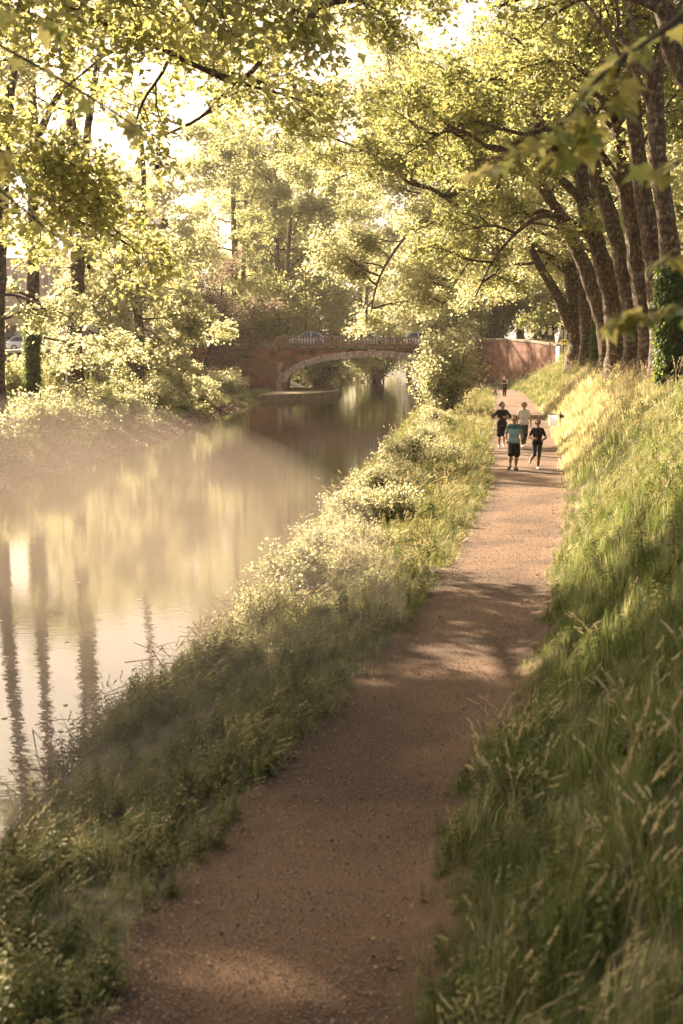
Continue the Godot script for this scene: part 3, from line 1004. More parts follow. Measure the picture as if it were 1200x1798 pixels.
func materials() -> void:
	var barkt := noise_tex(0.011, [[0.03, 0.018, 0.011], [0.075, 0.047, 0.029], [0.125, 0.083, 0.052], [0.09, 0.075, 0.045], [0.34, 0.28, 0.19]], [0.3, 0.45, 0.57, 0.66, 0.78], 512, FastNoiseLite.TYPE_SIMPLEX_SMOOTH, 5, 3, 0.6)
	M.bark = tri_mat(barkt, V(0.9, 0.55, 0.9), 0.9, noise_tex(0.03, [], [], 512, FastNoiseLite.TYPE_SIMPLEX_SMOOTH, 5, 8), 5.0)
	M.twig = mat(0.07, 0.05, 0.032, 0.9)
	M.plane = [leaf_mat(0.065, 0.08, 0.02, 0.42, 0.97, 0.95, 0.3), leaf_mat(0.09, 0.105, 0.03, 0.6, 0.97, 0.96, 0.38), leaf_mat(0.04, 0.055, 0.015, 0.3, 0.92, 0.96, 0.28)]
	M.mid = [leaf_mat(0.07, 0.085, 0.022, 0.56, 0.98, 0.95, 0.32), leaf_mat(0.1, 0.11, 0.03, 0.7, 1.0, 0.95, 0.4), leaf_mat(0.045, 0.06, 0.016, 0.44, 0.94, 0.96, 0.3)]
	M.pale = [leaf_mat(0.11, 0.12, 0.045, 0.72, 0.98, 0.96, 0.5), leaf_mat(0.16, 0.16, 0.075, 0.8, 1.0, 0.96, 0.58), leaf_mat(0.07, 0.085, 0.028, 0.58, 0.96, 0.97, 0.42)]
	M.shrub = [leaf_mat(0.10, 0.115, 0.042, 0.6, 0.98, 0.96, 0.5), leaf_mat(0.18, 0.17, 0.1, 0.72, 1.0, 0.95, 0.64), leaf_mat(0.055, 0.075, 0.024, 0.46, 0.94, 0.98, 0.4)]
	M.green = [leaf_mat(0.07, 0.09, 0.032, 0.52, 0.96, 0.96, 0.4), leaf_mat(0.09, 0.11, 0.04, 0.58, 0.96, 0.96, 0.42), leaf_mat(0.045, 0.065, 0.022, 0.44, 0.92, 0.96, 0.36)]
	M.purple = [leaf_mat(0.07, 0.048, 0.032, 0.3, 1.0, 0.75, 0.45), leaf_mat(0.09, 0.065, 0.042, 0.34, 1.0, 0.78, 0.48), leaf_mat(0.045, 0.034, 0.022, 0.24, 1.0, 0.75, 0.45)]
	M.ivy = [leaf_mat(0.02, 0.04, 0.01, 0.26, 0.7, 1.0, 0.15), leaf_mat(0.03, 0.055, 0.012, 0.34, 0.8, 1.0, 0.15), leaf_mat(0.014, 0.028, 0.008, 0.2, 0.7, 1.0, 0.15)]
	M.grass = leaf_mat(1, 1, 1, 0.95, 1.0, 0.95, 0.62, true)
	M.straw = leaf_mat(1, 1, 1, 0.95, 1.0, 0.95, 0.8, true)
	M.litter = mat(1, 1, 1, 0.9)
	M.litter.vertex_color_use_as_albedo = true
	M.soil = tri_mat(noise_tex(0.02, [[0.035, 0.03, 0.016], [0.06, 0.05, 0.026], [0.05, 0.055, 0.02], [0.09, 0.07, 0.04]], [0.25, 0.45, 0.6, 0.8]), V(0.25, 0.25, 0.25), 0.95)
	M.bank = tri_mat(noise_tex(0.03, [[0.035, 0.022, 0.013], [0.07, 0.044, 0.026], [0.1, 0.066, 0.04], [0.05, 0.05, 0.022]], [0.25, 0.45, 0.65, 0.85]), V(0.3, 0.3, 0.3), 0.95, noise_tex(0.05, [], [], 512, FastNoiseLite.TYPE_SIMPLEX_SMOOTH, 5, 4), 6.0)
	M.path = tri_mat(noise_tex(0.13, [[0.055, 0.031, 0.017], [0.115, 0.069, 0.041], [0.155, 0.096, 0.058], [0.21, 0.138, 0.086], [0.36, 0.26, 0.17]], [0.22, 0.42, 0.55, 0.7, 0.88], 1024, FastNoiseLite.TYPE_SIMPLEX, 5, 12, 0.75), V(0.25, 0.25, 0.25), 0.95, noise_tex(0.16, [], [], 1024, FastNoiseLite.TYPE_SIMPLEX, 5, 13, 0.8), 2.4)
	M.path.albedo_color = Color(1.0, 0.98, 0.95)
	M.path.vertex_color_use_as_albedo = true
	M.path.detail_enabled = true
	M.path.detail_blend_mode = BaseMaterial3D.BLEND_MODE_MUL
	M.path.uv2_triplanar = true
	M.path.uv2_world_triplanar = true
	M.path.uv2_scale = V(0.043, 0.043, 0.043)
	M.path.detail_uv_layer = BaseMaterial3D.DETAIL_UV_2
	M.path.detail_albedo = noise_tex(0.012, [[0.5, 0.47, 0.45], [0.85, 0.82, 0.78], [1.25, 1.2, 1.12]], [0.3, 0.5, 0.7], 512, FastNoiseLite.TYPE_SIMPLEX_SMOOTH, 5, 21)
	M.water = mat(0.022, 0.017, 0.009, 0.015)
	M.water.metallic_specular = 0.7
	M.water.normal_enabled = true
	M.water.normal_texture = normal_tex(0.022, 5.0, 1024, FastNoiseLite.TYPE_SIMPLEX_SMOOTH, 4, 31)
	M.water.normal_scale = 0.035
	M.water.uv1_triplanar = true
	M.water.uv1_world_triplanar = true
	M.water.uv1_scale = V(0.1, 0.1, 0.22)
	M.brick = tri_mat(brick_image(), V(0.25, 0.25, 0.25), 0.9)
	M.brick.detail_enabled = true
	M.brick.detail_blend_mode = BaseMaterial3D.BLEND_MODE_MUL
	M.brick.uv2_triplanar = true
	M.brick.uv2_world_triplanar = true
	M.brick.uv2_scale = V(0.09, 0.16, 0.09)
	M.brick.detail_uv_layer = BaseMaterial3D.DETAIL_UV_2
	M.brick.detail_albedo = noise_tex(0.012, [[0.3, 0.27, 0.24], [0.72, 0.66, 0.6], [1, 0.98, 0.95]], [0.3, 0.5, 0.72], 512, FastNoiseLite.TYPE_SIMPLEX_SMOOTH, 5, 22, 0.6)
	M.shaded_brick = M.brick.duplicate()
	M.shaded_brick.albedo_color = lin(0.55, 0.54, 0.54)  # brick darkened: tree shade on the right wing wall put into the colour
	M.vault = tri_mat(noise_tex(0.02, [[0.16, 0.1, 0.07], [0.24, 0.16, 0.11], [0.3, 0.22, 0.16]], [0.3, 0.5, 0.7]), V(0.3, 0.3, 0.3), 0.9)
	M.stones = []
	for k in 3:
		M.stones.append(tri_mat(noise_tex(0.02, [[0.34 + 0.03 * k, 0.25 + 0.02 * k, 0.19 + 0.02 * k], [0.5, 0.39, 0.31], [0.66, 0.55, 0.46]], [0.3, 0.5, 0.75], 256, FastNoiseLite.TYPE_SIMPLEX_SMOOTH, 5, 40 + k), V(0.3, 0.3, 0.3), 0.9))
	M.cornice = tri_mat(noise_tex(0.02, [[0.12, 0.09, 0.065], [0.22, 0.17, 0.12], [0.32, 0.26, 0.2]], [0.3, 0.5, 0.75], 256, FastNoiseLite.TYPE_SIMPLEX_SMOOTH, 5, 50), V(0.3, 0.3, 0.3), 0.9)
	M.balus = mat(0.28, 0.16, 0.11, 0.9)
	M.quay = tri_mat(noise_tex(0.02, [[0.14, 0.1, 0.06], [0.24, 0.18, 0.11], [0.33, 0.26, 0.17]], [0.3, 0.5, 0.75], 256, FastNoiseLite.TYPE_SIMPLEX_SMOOTH, 5, 51), V(0.3, 0.3, 0.3), 0.9)
	M.white_stone = mat(0.55, 0.5, 0.44, 0.85)
	M.asphalt = mat(0.11, 0.105, 0.1, 0.9)
	M.street = tri_mat(noise_tex(0.03, [[0.15, 0.14, 0.13], [0.22, 0.21, 0.2]], [0.3, 0.7], 256), V(0.4, 0.4, 0.4), 0.9)
	M.car_white = mat(0.62, 0.66, 0.72, 0.25); M.car_white.clearcoat_enabled = true
	M.car_silver = mat(0.42, 0.47, 0.53, 0.25, 0.3); M.car_silver.clearcoat_enabled = true
	M.car_dark = mat(0.03, 0.032, 0.04, 0.25); M.car_dark.clearcoat_enabled = true
	M.car_glass = mat(0.03, 0.04, 0.045, 0.08)
	M.win_glass = mat(0.05, 0.055, 0.06, 0.08)
	M.rubber = mat(0.02, 0.02, 0.02, 0.8)
	M.chrome = mat(0.5, 0.5, 0.5, 0.3, 0.8)
	M.lamp_glass = mat(0.7, 0.7, 0.68, 0.15)
	M.red_glass = mat(0.4, 0.02, 0.02, 0.2)
	M.white_paint = mat(0.7, 0.66, 0.6, 0.6)
	M.shutter = mat(0.3, 0.27, 0.24, 0.7)
	M.dark_iron = mat(0.025, 0.027, 0.03, 0.5)
	M.render_wall = tri_mat(noise_tex(0.02, [[0.5, 0.4, 0.33], [0.6, 0.49, 0.41]], [0.3, 0.7], 256, FastNoiseLite.TYPE_SIMPLEX_SMOOTH, 4, 61), V(0.2, 0.2, 0.2), 0.9)
	M.teal = mat(0.025, 0.045, 0.05, 0.8)
	M.roof_tile = mat(0.2, 0.15, 0.12, 0.9)
	M.eye = mat(0.02, 0.015, 0.01, 0.2)
	M.lip = mat(0.3, 0.1, 0.08, 0.6)
	M.dark_gloss = mat(0.012, 0.012, 0.014, 0.15)
	M.skin = mat(0.42, 0.24, 0.16, 0.6)
	M.tan = mat(0.33, 0.175, 0.11, 0.6)
	M.hair_dark = mat(0.035, 0.022, 0.014, 0.6)
	M.hair_light = mat(0.11, 0.07, 0.04, 0.6)
	for q in ["hair_dark", "hair_light"]:
		M[q].backlight_enabled = true
		M[q].backlight = lin(0.12, 0.09, 0.06)
	M.black_cloth = mat(0.014, 0.012, 0.011, 0.95)
	M.navy_cloth = mat(0.022, 0.035, 0.042, 0.95)
	M.grey_cloth = mat(0.06, 0.065, 0.065, 0.95)
	M.white_cloth = mat(0.66, 0.62, 0.57, 0.95)
	M.teal_cloth = mat(0.22, 0.35, 0.36, 0.95)
	M.teal_dark = mat(0.05, 0.13, 0.15, 0.95)
	M.hivis = mat(0.55, 0.62, 0.03, 0.8)
	M.bag = leaf_mat(0.66, 0.68, 0.74, 0.7, 1.0, 1.0, 1.0)
	M.tag_green = mat(0.12, 0.5, 0.25, 0.6)

func brick_image() -> ImageTexture:
	# 4 m across: courses of 7.8 cm, bricks of 25 cm
	var r := RandomNumberGenerator.new()
	r.seed = 9
	var n := 1024
	var im := Image.create(n, n, false, Image.FORMAT_RGB8)
	im.fill(lin(0.2, 0.14, 0.1))
	var rows := 52
	for y in rows:
		var y0 := int(float(y) * n / rows)
		var y1 := int(float(y + 1) * n / rows)
		for x in 16:
			var x0 := int((x + (0.5 if y % 2 else 0.0)) * 64)
			var s := r.randf_range(0.6, 1.25)
			var c := lin(0.4 * s, 0.155 * s * r.randf_range(0.85, 1.2), 0.09 * s)
			im.fill_rect(Rect2i(x0 % n, y0, 61, y1 - y0 - 3), c)
			if x0 + 61 > n:
				im.fill_rect(Rect2i(0, y0, x0 + 61 - n, y1 - y0 - 3), c)
	return ImageTexture.create_from_image(im)

# ---------------------------------------------------------------- ground, path, water
func build_ground() -> void:
	var ds := []
	var d := -30.0
	while d < 345.0:
		ds.append(d)
		d += 0.45 if d > 4 and d < 40 else (0.9 if d < 100 and d > 0 else (1.5 if d < 180 else 5.0))
	ds.append_array([400.0, 600.0, 1200.0, 3000.0])
	var rows := []
	for q in ds:
		var wl := cv(WL, q); var wr := cv(WR, q); var pl := cv(PL, q); var pr := cv(PR, q); var cr := crest(q)
		var xs := [-1500.0, -400.0, -120.0, -60.0, -40.0, -30.0, -25.2, -24.0, -22.0, minf(-20.3, wl - 9)]
		for k in range(16, 0, -1):
			xs.append(maxf(wl - k * 0.5 - 0.01, -20.2 + (16 - k) * 0.05))
		xs.append_array([wl, wl + 1.0, wl + 2.0, (wl + wr) * 0.5, wr - 2.0, wr - 1.0])
		for k in 9:
			xs.append(lerpf(wr, pl, k / 8.0))
		xs.append((pl + pr) * 0.5)
		for k in 12:
			xs.append(lerpf(pr, cr, k / 11.0))
		xs.append_array([cr + 0.5, cr + 1.2, cr + 2.5, cr + 5, cr + 10, cr + 25, cr + 60, 400.0, 1500.0])
		var far: bool = q > 345.0
		var row := []
		for x in xs:
			row.append(V(x, 3.2 if far else ground(x, q), -q))
		rows.append(row)
	var left := MB.new()
	var right := MB.new()
	for k in rows.size() - 1:
		for j in rows[0].size() - 1:
			var b := left if j < 29 else right
			b.quad(rows[k][j], rows[k + 1][j], rows[k + 1][j + 1], rows[k][j + 1])
	var am := ArrayMesh.new()
	for b in [left, right]:
		weld(b)
		b.smooth()
	left.put(am, M.bank)
	right.put(am, M.soil)
	struct_("ground", am, "earth banks sloping down to the canal on both sides")
	# the path, a crowned strip with ragged edges
	var p := MB.new()
	var prev := []
	var q0 := -6.0
	var q := -6.0
	while q < 158.0:
		var l := cv(PL, q) - 0.12 + 0.16 * nz.get_noise_1d(q * 55.0) + 0.12 * nz.get_noise_1d(q * 17.0)
		var r := cv(PR, q) + 0.4 + 0.2 * nz.get_noise_1d(q * 47.0 + 900.0) + 0.15 * nz.get_noise_1d(q * 14.0 + 400.0)
		var row := []
		for k in 9:
			var x := lerpf(l, r, k / 8.0)
			var e := 1.0 - pow(absf(k / 4.0 - 1.0), 3.0)
			row.append(V(x, maxf(0.0, ground(x, q)) + 0.008 + 0.03 * e + 0.012 * nz.get_noise_2d(x * 60.0, q * 60.0), -q))
		if prev.size():
			for k in 8:
				p.quad(prev[k], row[k], row[k + 1], prev[k + 1])
				for e in [[k, q0], [k, q], [k + 1, q], [k + 1, q0]]:
					var u: float = absf(e[0] / 4.0 - 1.0)
					var w2: float = nz.get_noise_2d(e[0] * 30.0, e[1] * 25.0)
					var tr := 1.0 - 0.3 * smoothstep(0.45, 1.0, u + 0.3 * w2) + 0.16 * smoothstep(0.5, 0.0, absf(u - 0.35 + 0.2 * w2)) + 0.2 * w2
					p.c.append(Color(tr, tr * 0.99, tr * 0.97))
		prev = row
		q0 = q
		q += 0.25 if q < 40 else 0.7
	weld(p)
	p.smooth()
	struct_("path", p.mesh(M.path), "brown gravel towpath running along the canal towards the bridge")
	var w := MB.new()
	w.quad(V(-30, -1.0, 40), V(-30, -1.0, -340), V(34, -1.0, -340), V(34, -1.0, 40))
	struct_("canal_water", w.mesh(M.water), "still brown canal water mirroring trees and pale sky")
	# streets on both sides and over the bridge
	var s := MB.new()
	var pv := []
	for k in 60:
		var dd := -20.0 + k * 2.75
		var c := crest(dd)
		var row := [V(c + 6.5, ground(c + 6.5, dd) + 0.06, -dd), V(c + 13.5, ground(c + 13.5, dd) + 0.06, -dd)]
		if pv.size():
			s.quad(pv[0], row[0], row[1], pv[1])
		pv = row
	struct_("street", s.mesh(M.street), "grey street behind the plane trees on top of the grass bank")
	var s2 := MB.new()
	pv = []
	for k in 70:
		var dd := -20.0 + k * 2.75
		var row := [V(-33.5, ground(-33.5, dd) + 0.06, -dd), V(-25.5, ground(-25.5, dd) + 0.06, -dd)]
		if pv.size():
			s2.quad(pv[0], row[0], row[1], pv[1])
		pv = row
	struct_("quay_street", s2.mesh(M.street), "grey street behind the wall on the far bank before the houses")
	var s3 := MB.new()
	s3.box(V(45.4, 4.45, -170.5), V(57.6, 0.6, 10.4))
	s3.box(V(-29.8, 4.45, -170.5), V(44.4, 0.6, 10.4))
	struct_("road", s3.mesh(M.asphalt), "asphalt road that leads on and off the brick bridge")

func weld(b: MB) -> void:
	var seen := {}
	var nv := PackedVector3Array()
	var mp := PackedInt32Array()
	for k in b.v.size():
		var key := b.v[k]
		if not seen.has(key):
			seen[key] = nv.size()
			nv.append(key)
		mp.append(seen[key])
	for k in b.i.size():
		b.i[k] = mp[b.i[k]]
	if b.c.size() == b.v.size():
		var nc := PackedColorArray()
		nc.resize(nv.size())
		for k in b.v.size():
			nc[mp[k]] = b.c[k]
		b.c = nc
	b.v = nv

func quays() -> void:
	for side in [0, 1]:
		var t := thing("stone_quay", ["low stone landing under the arch on the left bank", "low dark stone landing on the right bank below the big leafy bush"][side], "quay", Vector3.ZERO)
		var pts := [V(-9.6, 0, -139), V(-4.0, 0, -146), V(-0.4, 0, -157), V(0.0, 0, -180)] if side == 0 else [V(12.8, 0, -143), V(9.9, 0, -149), V(9.3, 0, -158), V(9.3, 0, -180)]
		var bx := -14.0 if side == 0 else 15.0
		var b := MB.new()
		for k in 3:
			var p: Vector3 = pts[k]
			var q: Vector3 = pts[k + 1]
			b.quad(V(p.x, -1.8, p.z), V(p.x, -0.5, p.z), V(q.x, -0.5, q.z), V(q.x, -1.8, q.z))
			b.quad(V(p.x, -0.5, p.z), V(bx, -0.5, p.z), V(bx, -0.5, q.z), V(q.x, -0.5, q.z))
		part("quay_wall", b.mesh(M.quay), t)
		for k in 3:
			var p: Vector3 = pts[k]
			var q: Vector3 = pts[k + 1]
			var n := int(p.distance_to(q) / 1.3)
			for s in n:
				var a := p.lerp(q, (s + 0.02) / n)
				var c := p.lerp(q, (s + 0.98) / n)
				var dx := (c - a).normalized()
				var zz := dx.cross(Vector3.UP)
				var e := MB.new()
				e.chamfer(Transform3D(Basis(dx, Vector3.UP, zz), (a + c) * 0.5 + V(0, -0.42, 0) - zz * (0.2 if side == 0 else -0.2)), V(a.distance_to(c), 0.2, 0.5), 0.03)
				part("edge_stone", e.mesh(M.quay), t)

# ---------------------------------------------------------------- planting
func plane_trees() -> void:
	var g := {"levels": 2, "kids": [8, 6], "ratio": [0.5, 0.45], "dens": 46.0, "spread": 0.19, "leaf": 0.15, "fine": false, "wander": 0.3, "droop": 0.16, "lift": 0.05}
	var far := g.duplicate()
	far.fine = false; far.leaf = 0.2; far.dens = 44.0; far.spread = 0.34
	var row := "plane trees along the top of the grass bank"
	var up := {"on": 0, "n": 5, "t0": 0.62, "t1": 1.0, "az": PI, "spread": 1.7, "el": 0.6, "len": 7.5, "r": 0.13}
	var fk := func(on_: int, n: int, len_: float) -> Dictionary:
		return {"on": on_, "n": int(n * 0.85), "t0": 0.42, "t1": 1.0, "az": 2.4, "spread": 2.2, "el": 0.1, "len": len_, "r": 0.085}
	var tp := func(on_: int, n: int, t0: float, len_: float, el: float) -> Dictionary:
		return {"on": on_, "n": n, "t0": t0, "t1": 1.0, "az": 2.1, "spread": 1.5, "el": el, "len": len_, "r": 0.11}
	# the row on the bank, farthest first
	tree("plane_tree", "plane tree by the wall end, splitting low into two leaning limbs", row,
		[{"path": [V(17.48, 2.97, -105.00), V(17.26, 5.87, -105.00), V(16.87, 9.17, -105.00), V(16.48, 12.44, -105.00), V(16.09, 15.69, -105.00), V(15.78, 19.32, -105.00)], "r0": 0.8, "r1": 0.3},
		{"path": [V(17.1, 5.2, -105.0), V(15.96, 7.51, -104.60), V(15.18, 8.72, -104.20), V(14.36, 9.92, -103.80), V(13.72, 11.10, -103.40), V(13.07, 12.88, -103.00)], "r0": 0.5, "r1": 0.2},
		{"path": [V(16.82, 9.50, -105.00), V(15.59, 10.33, -104.60), V(14.40, 11.16, -104.20), V(13.64, 11.74, -103.80), V(12.73, 11.59, -103.40)], "r0": 0.36, "r1": 0.14},
		{"path": [V(13.07, 12.88, -103.00), V(9.5, 14.2, -100), V(5.6, 12.8, -97), V(2.8, 9.4, -95), V(1.9, 6.4, -94)], "r0": 0.2, "r1": 0.04},
		{"path": [V(12.73, 11.59, -103.40), V(10.6, 11.6, -100), V(8.4, 9.6, -97), V(6.6, 6.8, -95)], "r0": 0.15, "r1": 0.04},
		{"path": [V(16.4, 13.0, -105), V(12, 17.5, -103), V(7, 19.5, -101), V(2.5, 18, -100), V(-0.5, 15.0, -99)], "r0": 0.24, "r1": 0.05}],
		[tp.call(0, 6, 0.5, 8.0, 0.5), tp.call(1, 6, 0.5, 7.5, 0.25), fk.call(2, 5, 6.0), fk.call(3, 13, 4.4), fk.call(4, 11, 4.2), fk.call(5, 12, 5.0)], far, M.pale, M.bark, 101)
	tree("plane_tree", "tall slim plane trunk close behind the low forked one", row,
		[{"path": [V(16.91, 2.95, -98.00), V(16.65, 6.12, -98.00), V(16.35, 9.58, -98.00), V(15.92, 12.25, -98.00), V(15.58, 16.03, -98.00)], "r0": 0.5, "r1": 0.25}],
		[tp.call(0, 8, 0.55, 8.5, 0.5)], far, M.pale, M.bark, 102)
	var i1 := tree("plane_tree", "farther plane trunk wrapped in dark ivy between bare trunks", row,
		[{"path": [V(15.88, 2.93, -88.00), V(15.82, 5.88, -88.00), V(15.66, 8.64, -88.00), V(15.46, 12.07, -88.00), V(15.11, 15.80, -88.00)], "r0": 0.36, "r1": 0.2}],
		[tp.call(0, 7, 0.6, 7.5, 0.6)], far, M.pale, M.bark, 103)
	ivy_sleeve(i1, [V(0, 0, 0), V(-0.06, 2.9, 0), V(-0.2, 5.6, 0)], 0.44, 0.05, 3.6, 5000, 203)
	tree("plane_tree", "plane tree leaning hardest over the water, second bare trunk after the forked pair", row,
		[{"path": [V(14.80, 2.94, -78.00), V(14.35, 5.03, -78.00), V(13.75, 6.87, -78.00), V(13.20, 8.40, -78.00), V(12.30, 10.22, -78.00), V(11.51, 11.58, -78.00), V(10.79, 12.78, -78.00), V(9.94, 13.98, -78.00)], "r0": 0.56, "r1": 0.26},
		{"path": [V(10.88, 12.63, -78.00), V(9.35, 15.07, -78.30), V(7.69, 15.78, -78.60), V(5.87, 15.70, -78.90), V(3.88, 14.96, -79.20), V(2.81, 13.72, -79.50)], "r0": 0.27, "r1": 0.06},
		{"path": [V(12.30, 10.22, -78.00), V(11.01, 11.34, -77.70), V(9.91, 11.07, -77.40), V(8.97, 10.15, -77.10), V(8.19, 9.22, -76.80)], "r0": 0.2, "r1": 0.05},
		{"path": [V(9.94, 13.98, -78.00), V(7.5, 16.5, -77.6), V(4.2, 17.6, -77.2), V(1.0, 17.0, -77)], "r0": 0.24, "r1": 0.06}],
		[tp.call(0, 5, 0.75, 7.0, 0.5), fk.call(1, 9, 5.0), fk.call(2, 5, 4.0), fk.call(3, 9, 5.5)], g, M.pale, M.bark, 104)
	tree("plane_tree", "thick plane tree with a long wavy limb reaching out over the canal", row,
		[{"path": [V(13.92, 2.96, -71.00), V(13.53, 5.20, -71.00), V(13.16, 7.15, -71.00), V(12.67, 8.82, -71.00), V(12.17, 10.19, -71.00), V(11.86, 11.57, -71.00), V(11.63, 13.48, -71.00), V(11.37, 15.65, -71.00)], "r0": 0.58, "r1": 0.28},
		{"path": [V(12.01, 11.02, -71.00), V(10.27, 12.49, -70.70), V(8.29, 12.86, -70.40), V(6.66, 12.33, -70.10), V(5.21, 11.30, -69.80), V(4.23, 11.67, -69.50), V(3.21, 11.90, -69.20), V(1.95, 12.93, -68.90)], "r0": 0.24, "r1": 0.06},
		{"path": [V(11.77, 12.11, -71.00), V(10.05, 14.34, -71.30), V(8.12, 15.34, -71.60), V(6.75, 15.12, -71.90), V(5.09, 14.47, -72.20), V(3.41, 13.91, -72.50)], "r0": 0.24, "r1": 0.06},
		{"path": [V(12.67, 8.82, -71.0), V(11.2, 10.1, -70), V(9.6, 10.3, -69), V(8.2, 9.4, -68), V(7.0, 8.0, -67), V(6.2, 6.4, -66.4)], "r0": 0.2, "r1": 0.04}],
		[tp.call(0, 5, 0.8, 7.0, 0.7), fk.call(1, 9, 4.5), fk.call(2, 8, 4.5), fk.call(3, 8, 4.0)], g, M.plane, M.bark, 105)
	tree("plane_tree", "plane tree with a bulging crooked trunk, fifth from the wall end", row,
		[{"path": [V(13.01, 2.98, -63.00), V(12.81, 5.04, -63.00), V(12.55, 6.53, -63.00), V(12.24, 8.00, -63.00), V(11.92, 8.98, -63.00), V(11.45, 10.45, -63.00), V(11.08, 11.42, -63.00), V(10.86, 12.87, -63.00), V(10.67, 14.79, -63.00)], "r0": 0.48, "r1": 0.24},
		{"path": [V(11.03, 11.66, -63.00), V(10.18, 13.43, -62.70), V(9.27, 13.86, -62.40), V(8.50, 13.57, -62.10), V(7.74, 12.82, -61.80), V(6.99, 11.90, -61.50), V(6.54, 10.73, -61.20)], "r0": 0.2, "r1": 0.05}],
		[tp.call(0, 6, 0.75, 7.0, 0.7), fk.call(1, 7, 3.6)], g, M.plane, M.bark, 106)
	tree("plane_tree", "plane tree with an arching dark limb, just before the straight slim one", row,
		[{"path": [V(11.95, 3.02, -55.00), V(11.80, 4.67, -55.00), V(11.51, 5.97, -55.00), V(11.30, 7.26, -55.00), V(11.10, 8.54, -55.00), V(10.81, 9.82, -55.00), V(10.62, 10.88, -55.00), V(10.43, 12.56, -55.00), V(10.28, 14.44, -55.00)], "r0": 0.46, "r1": 0.24},
		{"path": [V(10.43, 12.46, -55.00), V(9.17, 13.97, -54.70), V(7.62, 14.63, -54.40), V(6.11, 14.17, -54.10), V(5.63, 13.15, -53.80), V(4.43, 12.40, -53.50), V(3.44, 11.66, -53.20)], "r0": 0.2, "r1": 0.05},
		{"path": [V(10.8, 9.9, -55), V(9.2, 11.6, -54), V(7.4, 11.9, -53), V(5.6, 11.0, -52), V(4.0, 11.6, -51), V(2.2, 10.6, -50)], "r0": 0.17, "r1": 0.03}],
		[tp.call(0, 6, 0.8, 6.5, 0.8), fk.call(1, 9, 3.6), fk.call(2, 8, 3.4)], g, M.plane, M.bark, 107)
	tree("plane_tree", "straight slim plane trunk next to the near ivy-covered one", row,
		[{"path": [V(10.98, 3.07, -48.50), V(10.83, 4.57, -48.50), V(10.67, 5.71, -48.50), V(10.54, 6.85, -48.50), V(10.32, 7.98, -48.50), V(10.11, 8.92, -48.50), V(9.94, 9.85, -48.50), V(9.77, 11.34, -48.50), V(9.64, 13.00, -48.50)], "r0": 0.42, "r1": 0.24}],
		[tp.call(0, 7, 0.82, 7.0, 0.7)], g, M.plane, M.bark, 108)
	var i2 := tree("plane_tree", "nearest plane trunk in the picture, thickly clothed in ivy", row,
		[{"path": [V(10.01, 3.12, -43.00), V(9.94, 4.48, -43.00), V(9.87, 5.83, -43.00), V(9.74, 7.17, -43.00), V(9.51, 8.67, -43.00), V(9.29, 10.32, -43.00), V(9.20, 12.45, -43.00)], "r0": 0.34, "r1": 0.24}],
		[tp.call(0, 7, 0.85, 6.5, 0.7)], g, M.plane, M.bark, 109)
	ivy_sleeve(i2, [V(0, 0, 0), V(-0.06, 1.4, 0), V(-0.13, 2.7, 0), V(-0.26, 4.1, 0)], 0.44, 0.05, 3.6, 9000, 209)
	# a nearer one whose trunk stands outside the picture and whose limb crosses the top of it
	tree("plane_tree", "plane tree whose long crooked limb crosses the sky at the top of the view", row,
		[{"path": [V(8.75, 2.85, -30.00), V(8.61, 5.22, -30.00), V(8.24, 7.54, -30.00), V(7.70, 9.83, -30.00), V(7.07, 11.63, -30.00), V(6.44, 13.74, -30.00)], "r0": 0.5, "r1": 0.22},
		{"path": [V(7.83, 9.38, -30.00), V(6.69, 10.79, -30.25), V(4.71, 12.10, -30.50), V(2.38, 11.83, -30.75), V(0.48, 11.32, -31.00), V(-0.48, 11.17, -31.25), V(-0.83, 10.73, -31.50), V(-1.60, 10.72, -31.75), V(-1.81, 10.09, -32.00), V(-2.58, 9.49, -32.25), V(-3.18, 9.00, -32.50), V(-4.17, 8.60, -32.75)], "r0": 0.2, "r1": 0.025},
		{"path": [V(8.10, 8.23, -30.00), V(6.89, 9.72, -30.00), V(6.57, 10.74, -30.00), V(5.78, 12.30, -30.00), V(4.60, 13.85, -30.00)], "r0": 0.28, "r1": 0.08},
		{"path": [V(4.71, 12.1, -30.5), V(3.7, 12.7, -33), V(2.5, 12.6, -36), V(0.6, 13.0, -38), V(-1.8, 12.6, -40), V(-3.8, 11.6, -42)], "r0": 0.13, "r1": 0.03}],
		[{"on": 1, "n": 11, "t0": 0.3, "t1": 1.0, "az": 0.0, "spread": PI, "el": 0.1, "len": 1.8, "r": 0.03}, tp.call(2, 6, 0.5, 4.0, 0.5), {"on": 3, "n": 13, "t0": 0.1, "t1": 1.0, "az": 0.0, "spread": PI, "el": 0.0, "len": 2.8, "r": 0.04}], g.merged({"dens": 24.0, "spread": 0.2, "kids": [6, 5], "fine": true}, true), M.plane, M.bark, 110)

	# the far bank
	var lrow := "plane trees on the slope of the far bank"
	var lg := g.duplicate()
	lg.dens = 30.0; lg.fine = false; lg.leaf = 0.17; lg.kids = [7, 6]; lg.droop = 0.2
	var lt := func(on_: int, n: int, t0: float, t1: float, len_: float, el: float) -> Dictionary:
		return {"on": on_, "n": n, "t0": t0, "t1": t1, "az": 0.0, "spread": PI, "el": el, "len": len_, "r": 0.08}
	tree("plane_tree", "bare plane trunk at the very left edge of the far bank", lrow,
		[{"path": [V(-15.00, 2.08, -62.00), V(-14.87, 5.27, -62.00), V(-14.70, 7.94, -62.00), V(-14.51, 10.34, -62.00), V(-14.32, 12.97, -62.00), V(-13.88, 16.03, -62.00), V(-13.44, 18.83, -62.00), V(-13.14, 21.37, -62.00)], "r0": 0.42, "r1": 0.14}],
		[lt.call(0, 2, 0.24, 0.34, 3.4, -0.2), lt.call(0, 5, 0.74, 1.0, 4.4, 0.3)], lg, M.pale, M.bark, 111)
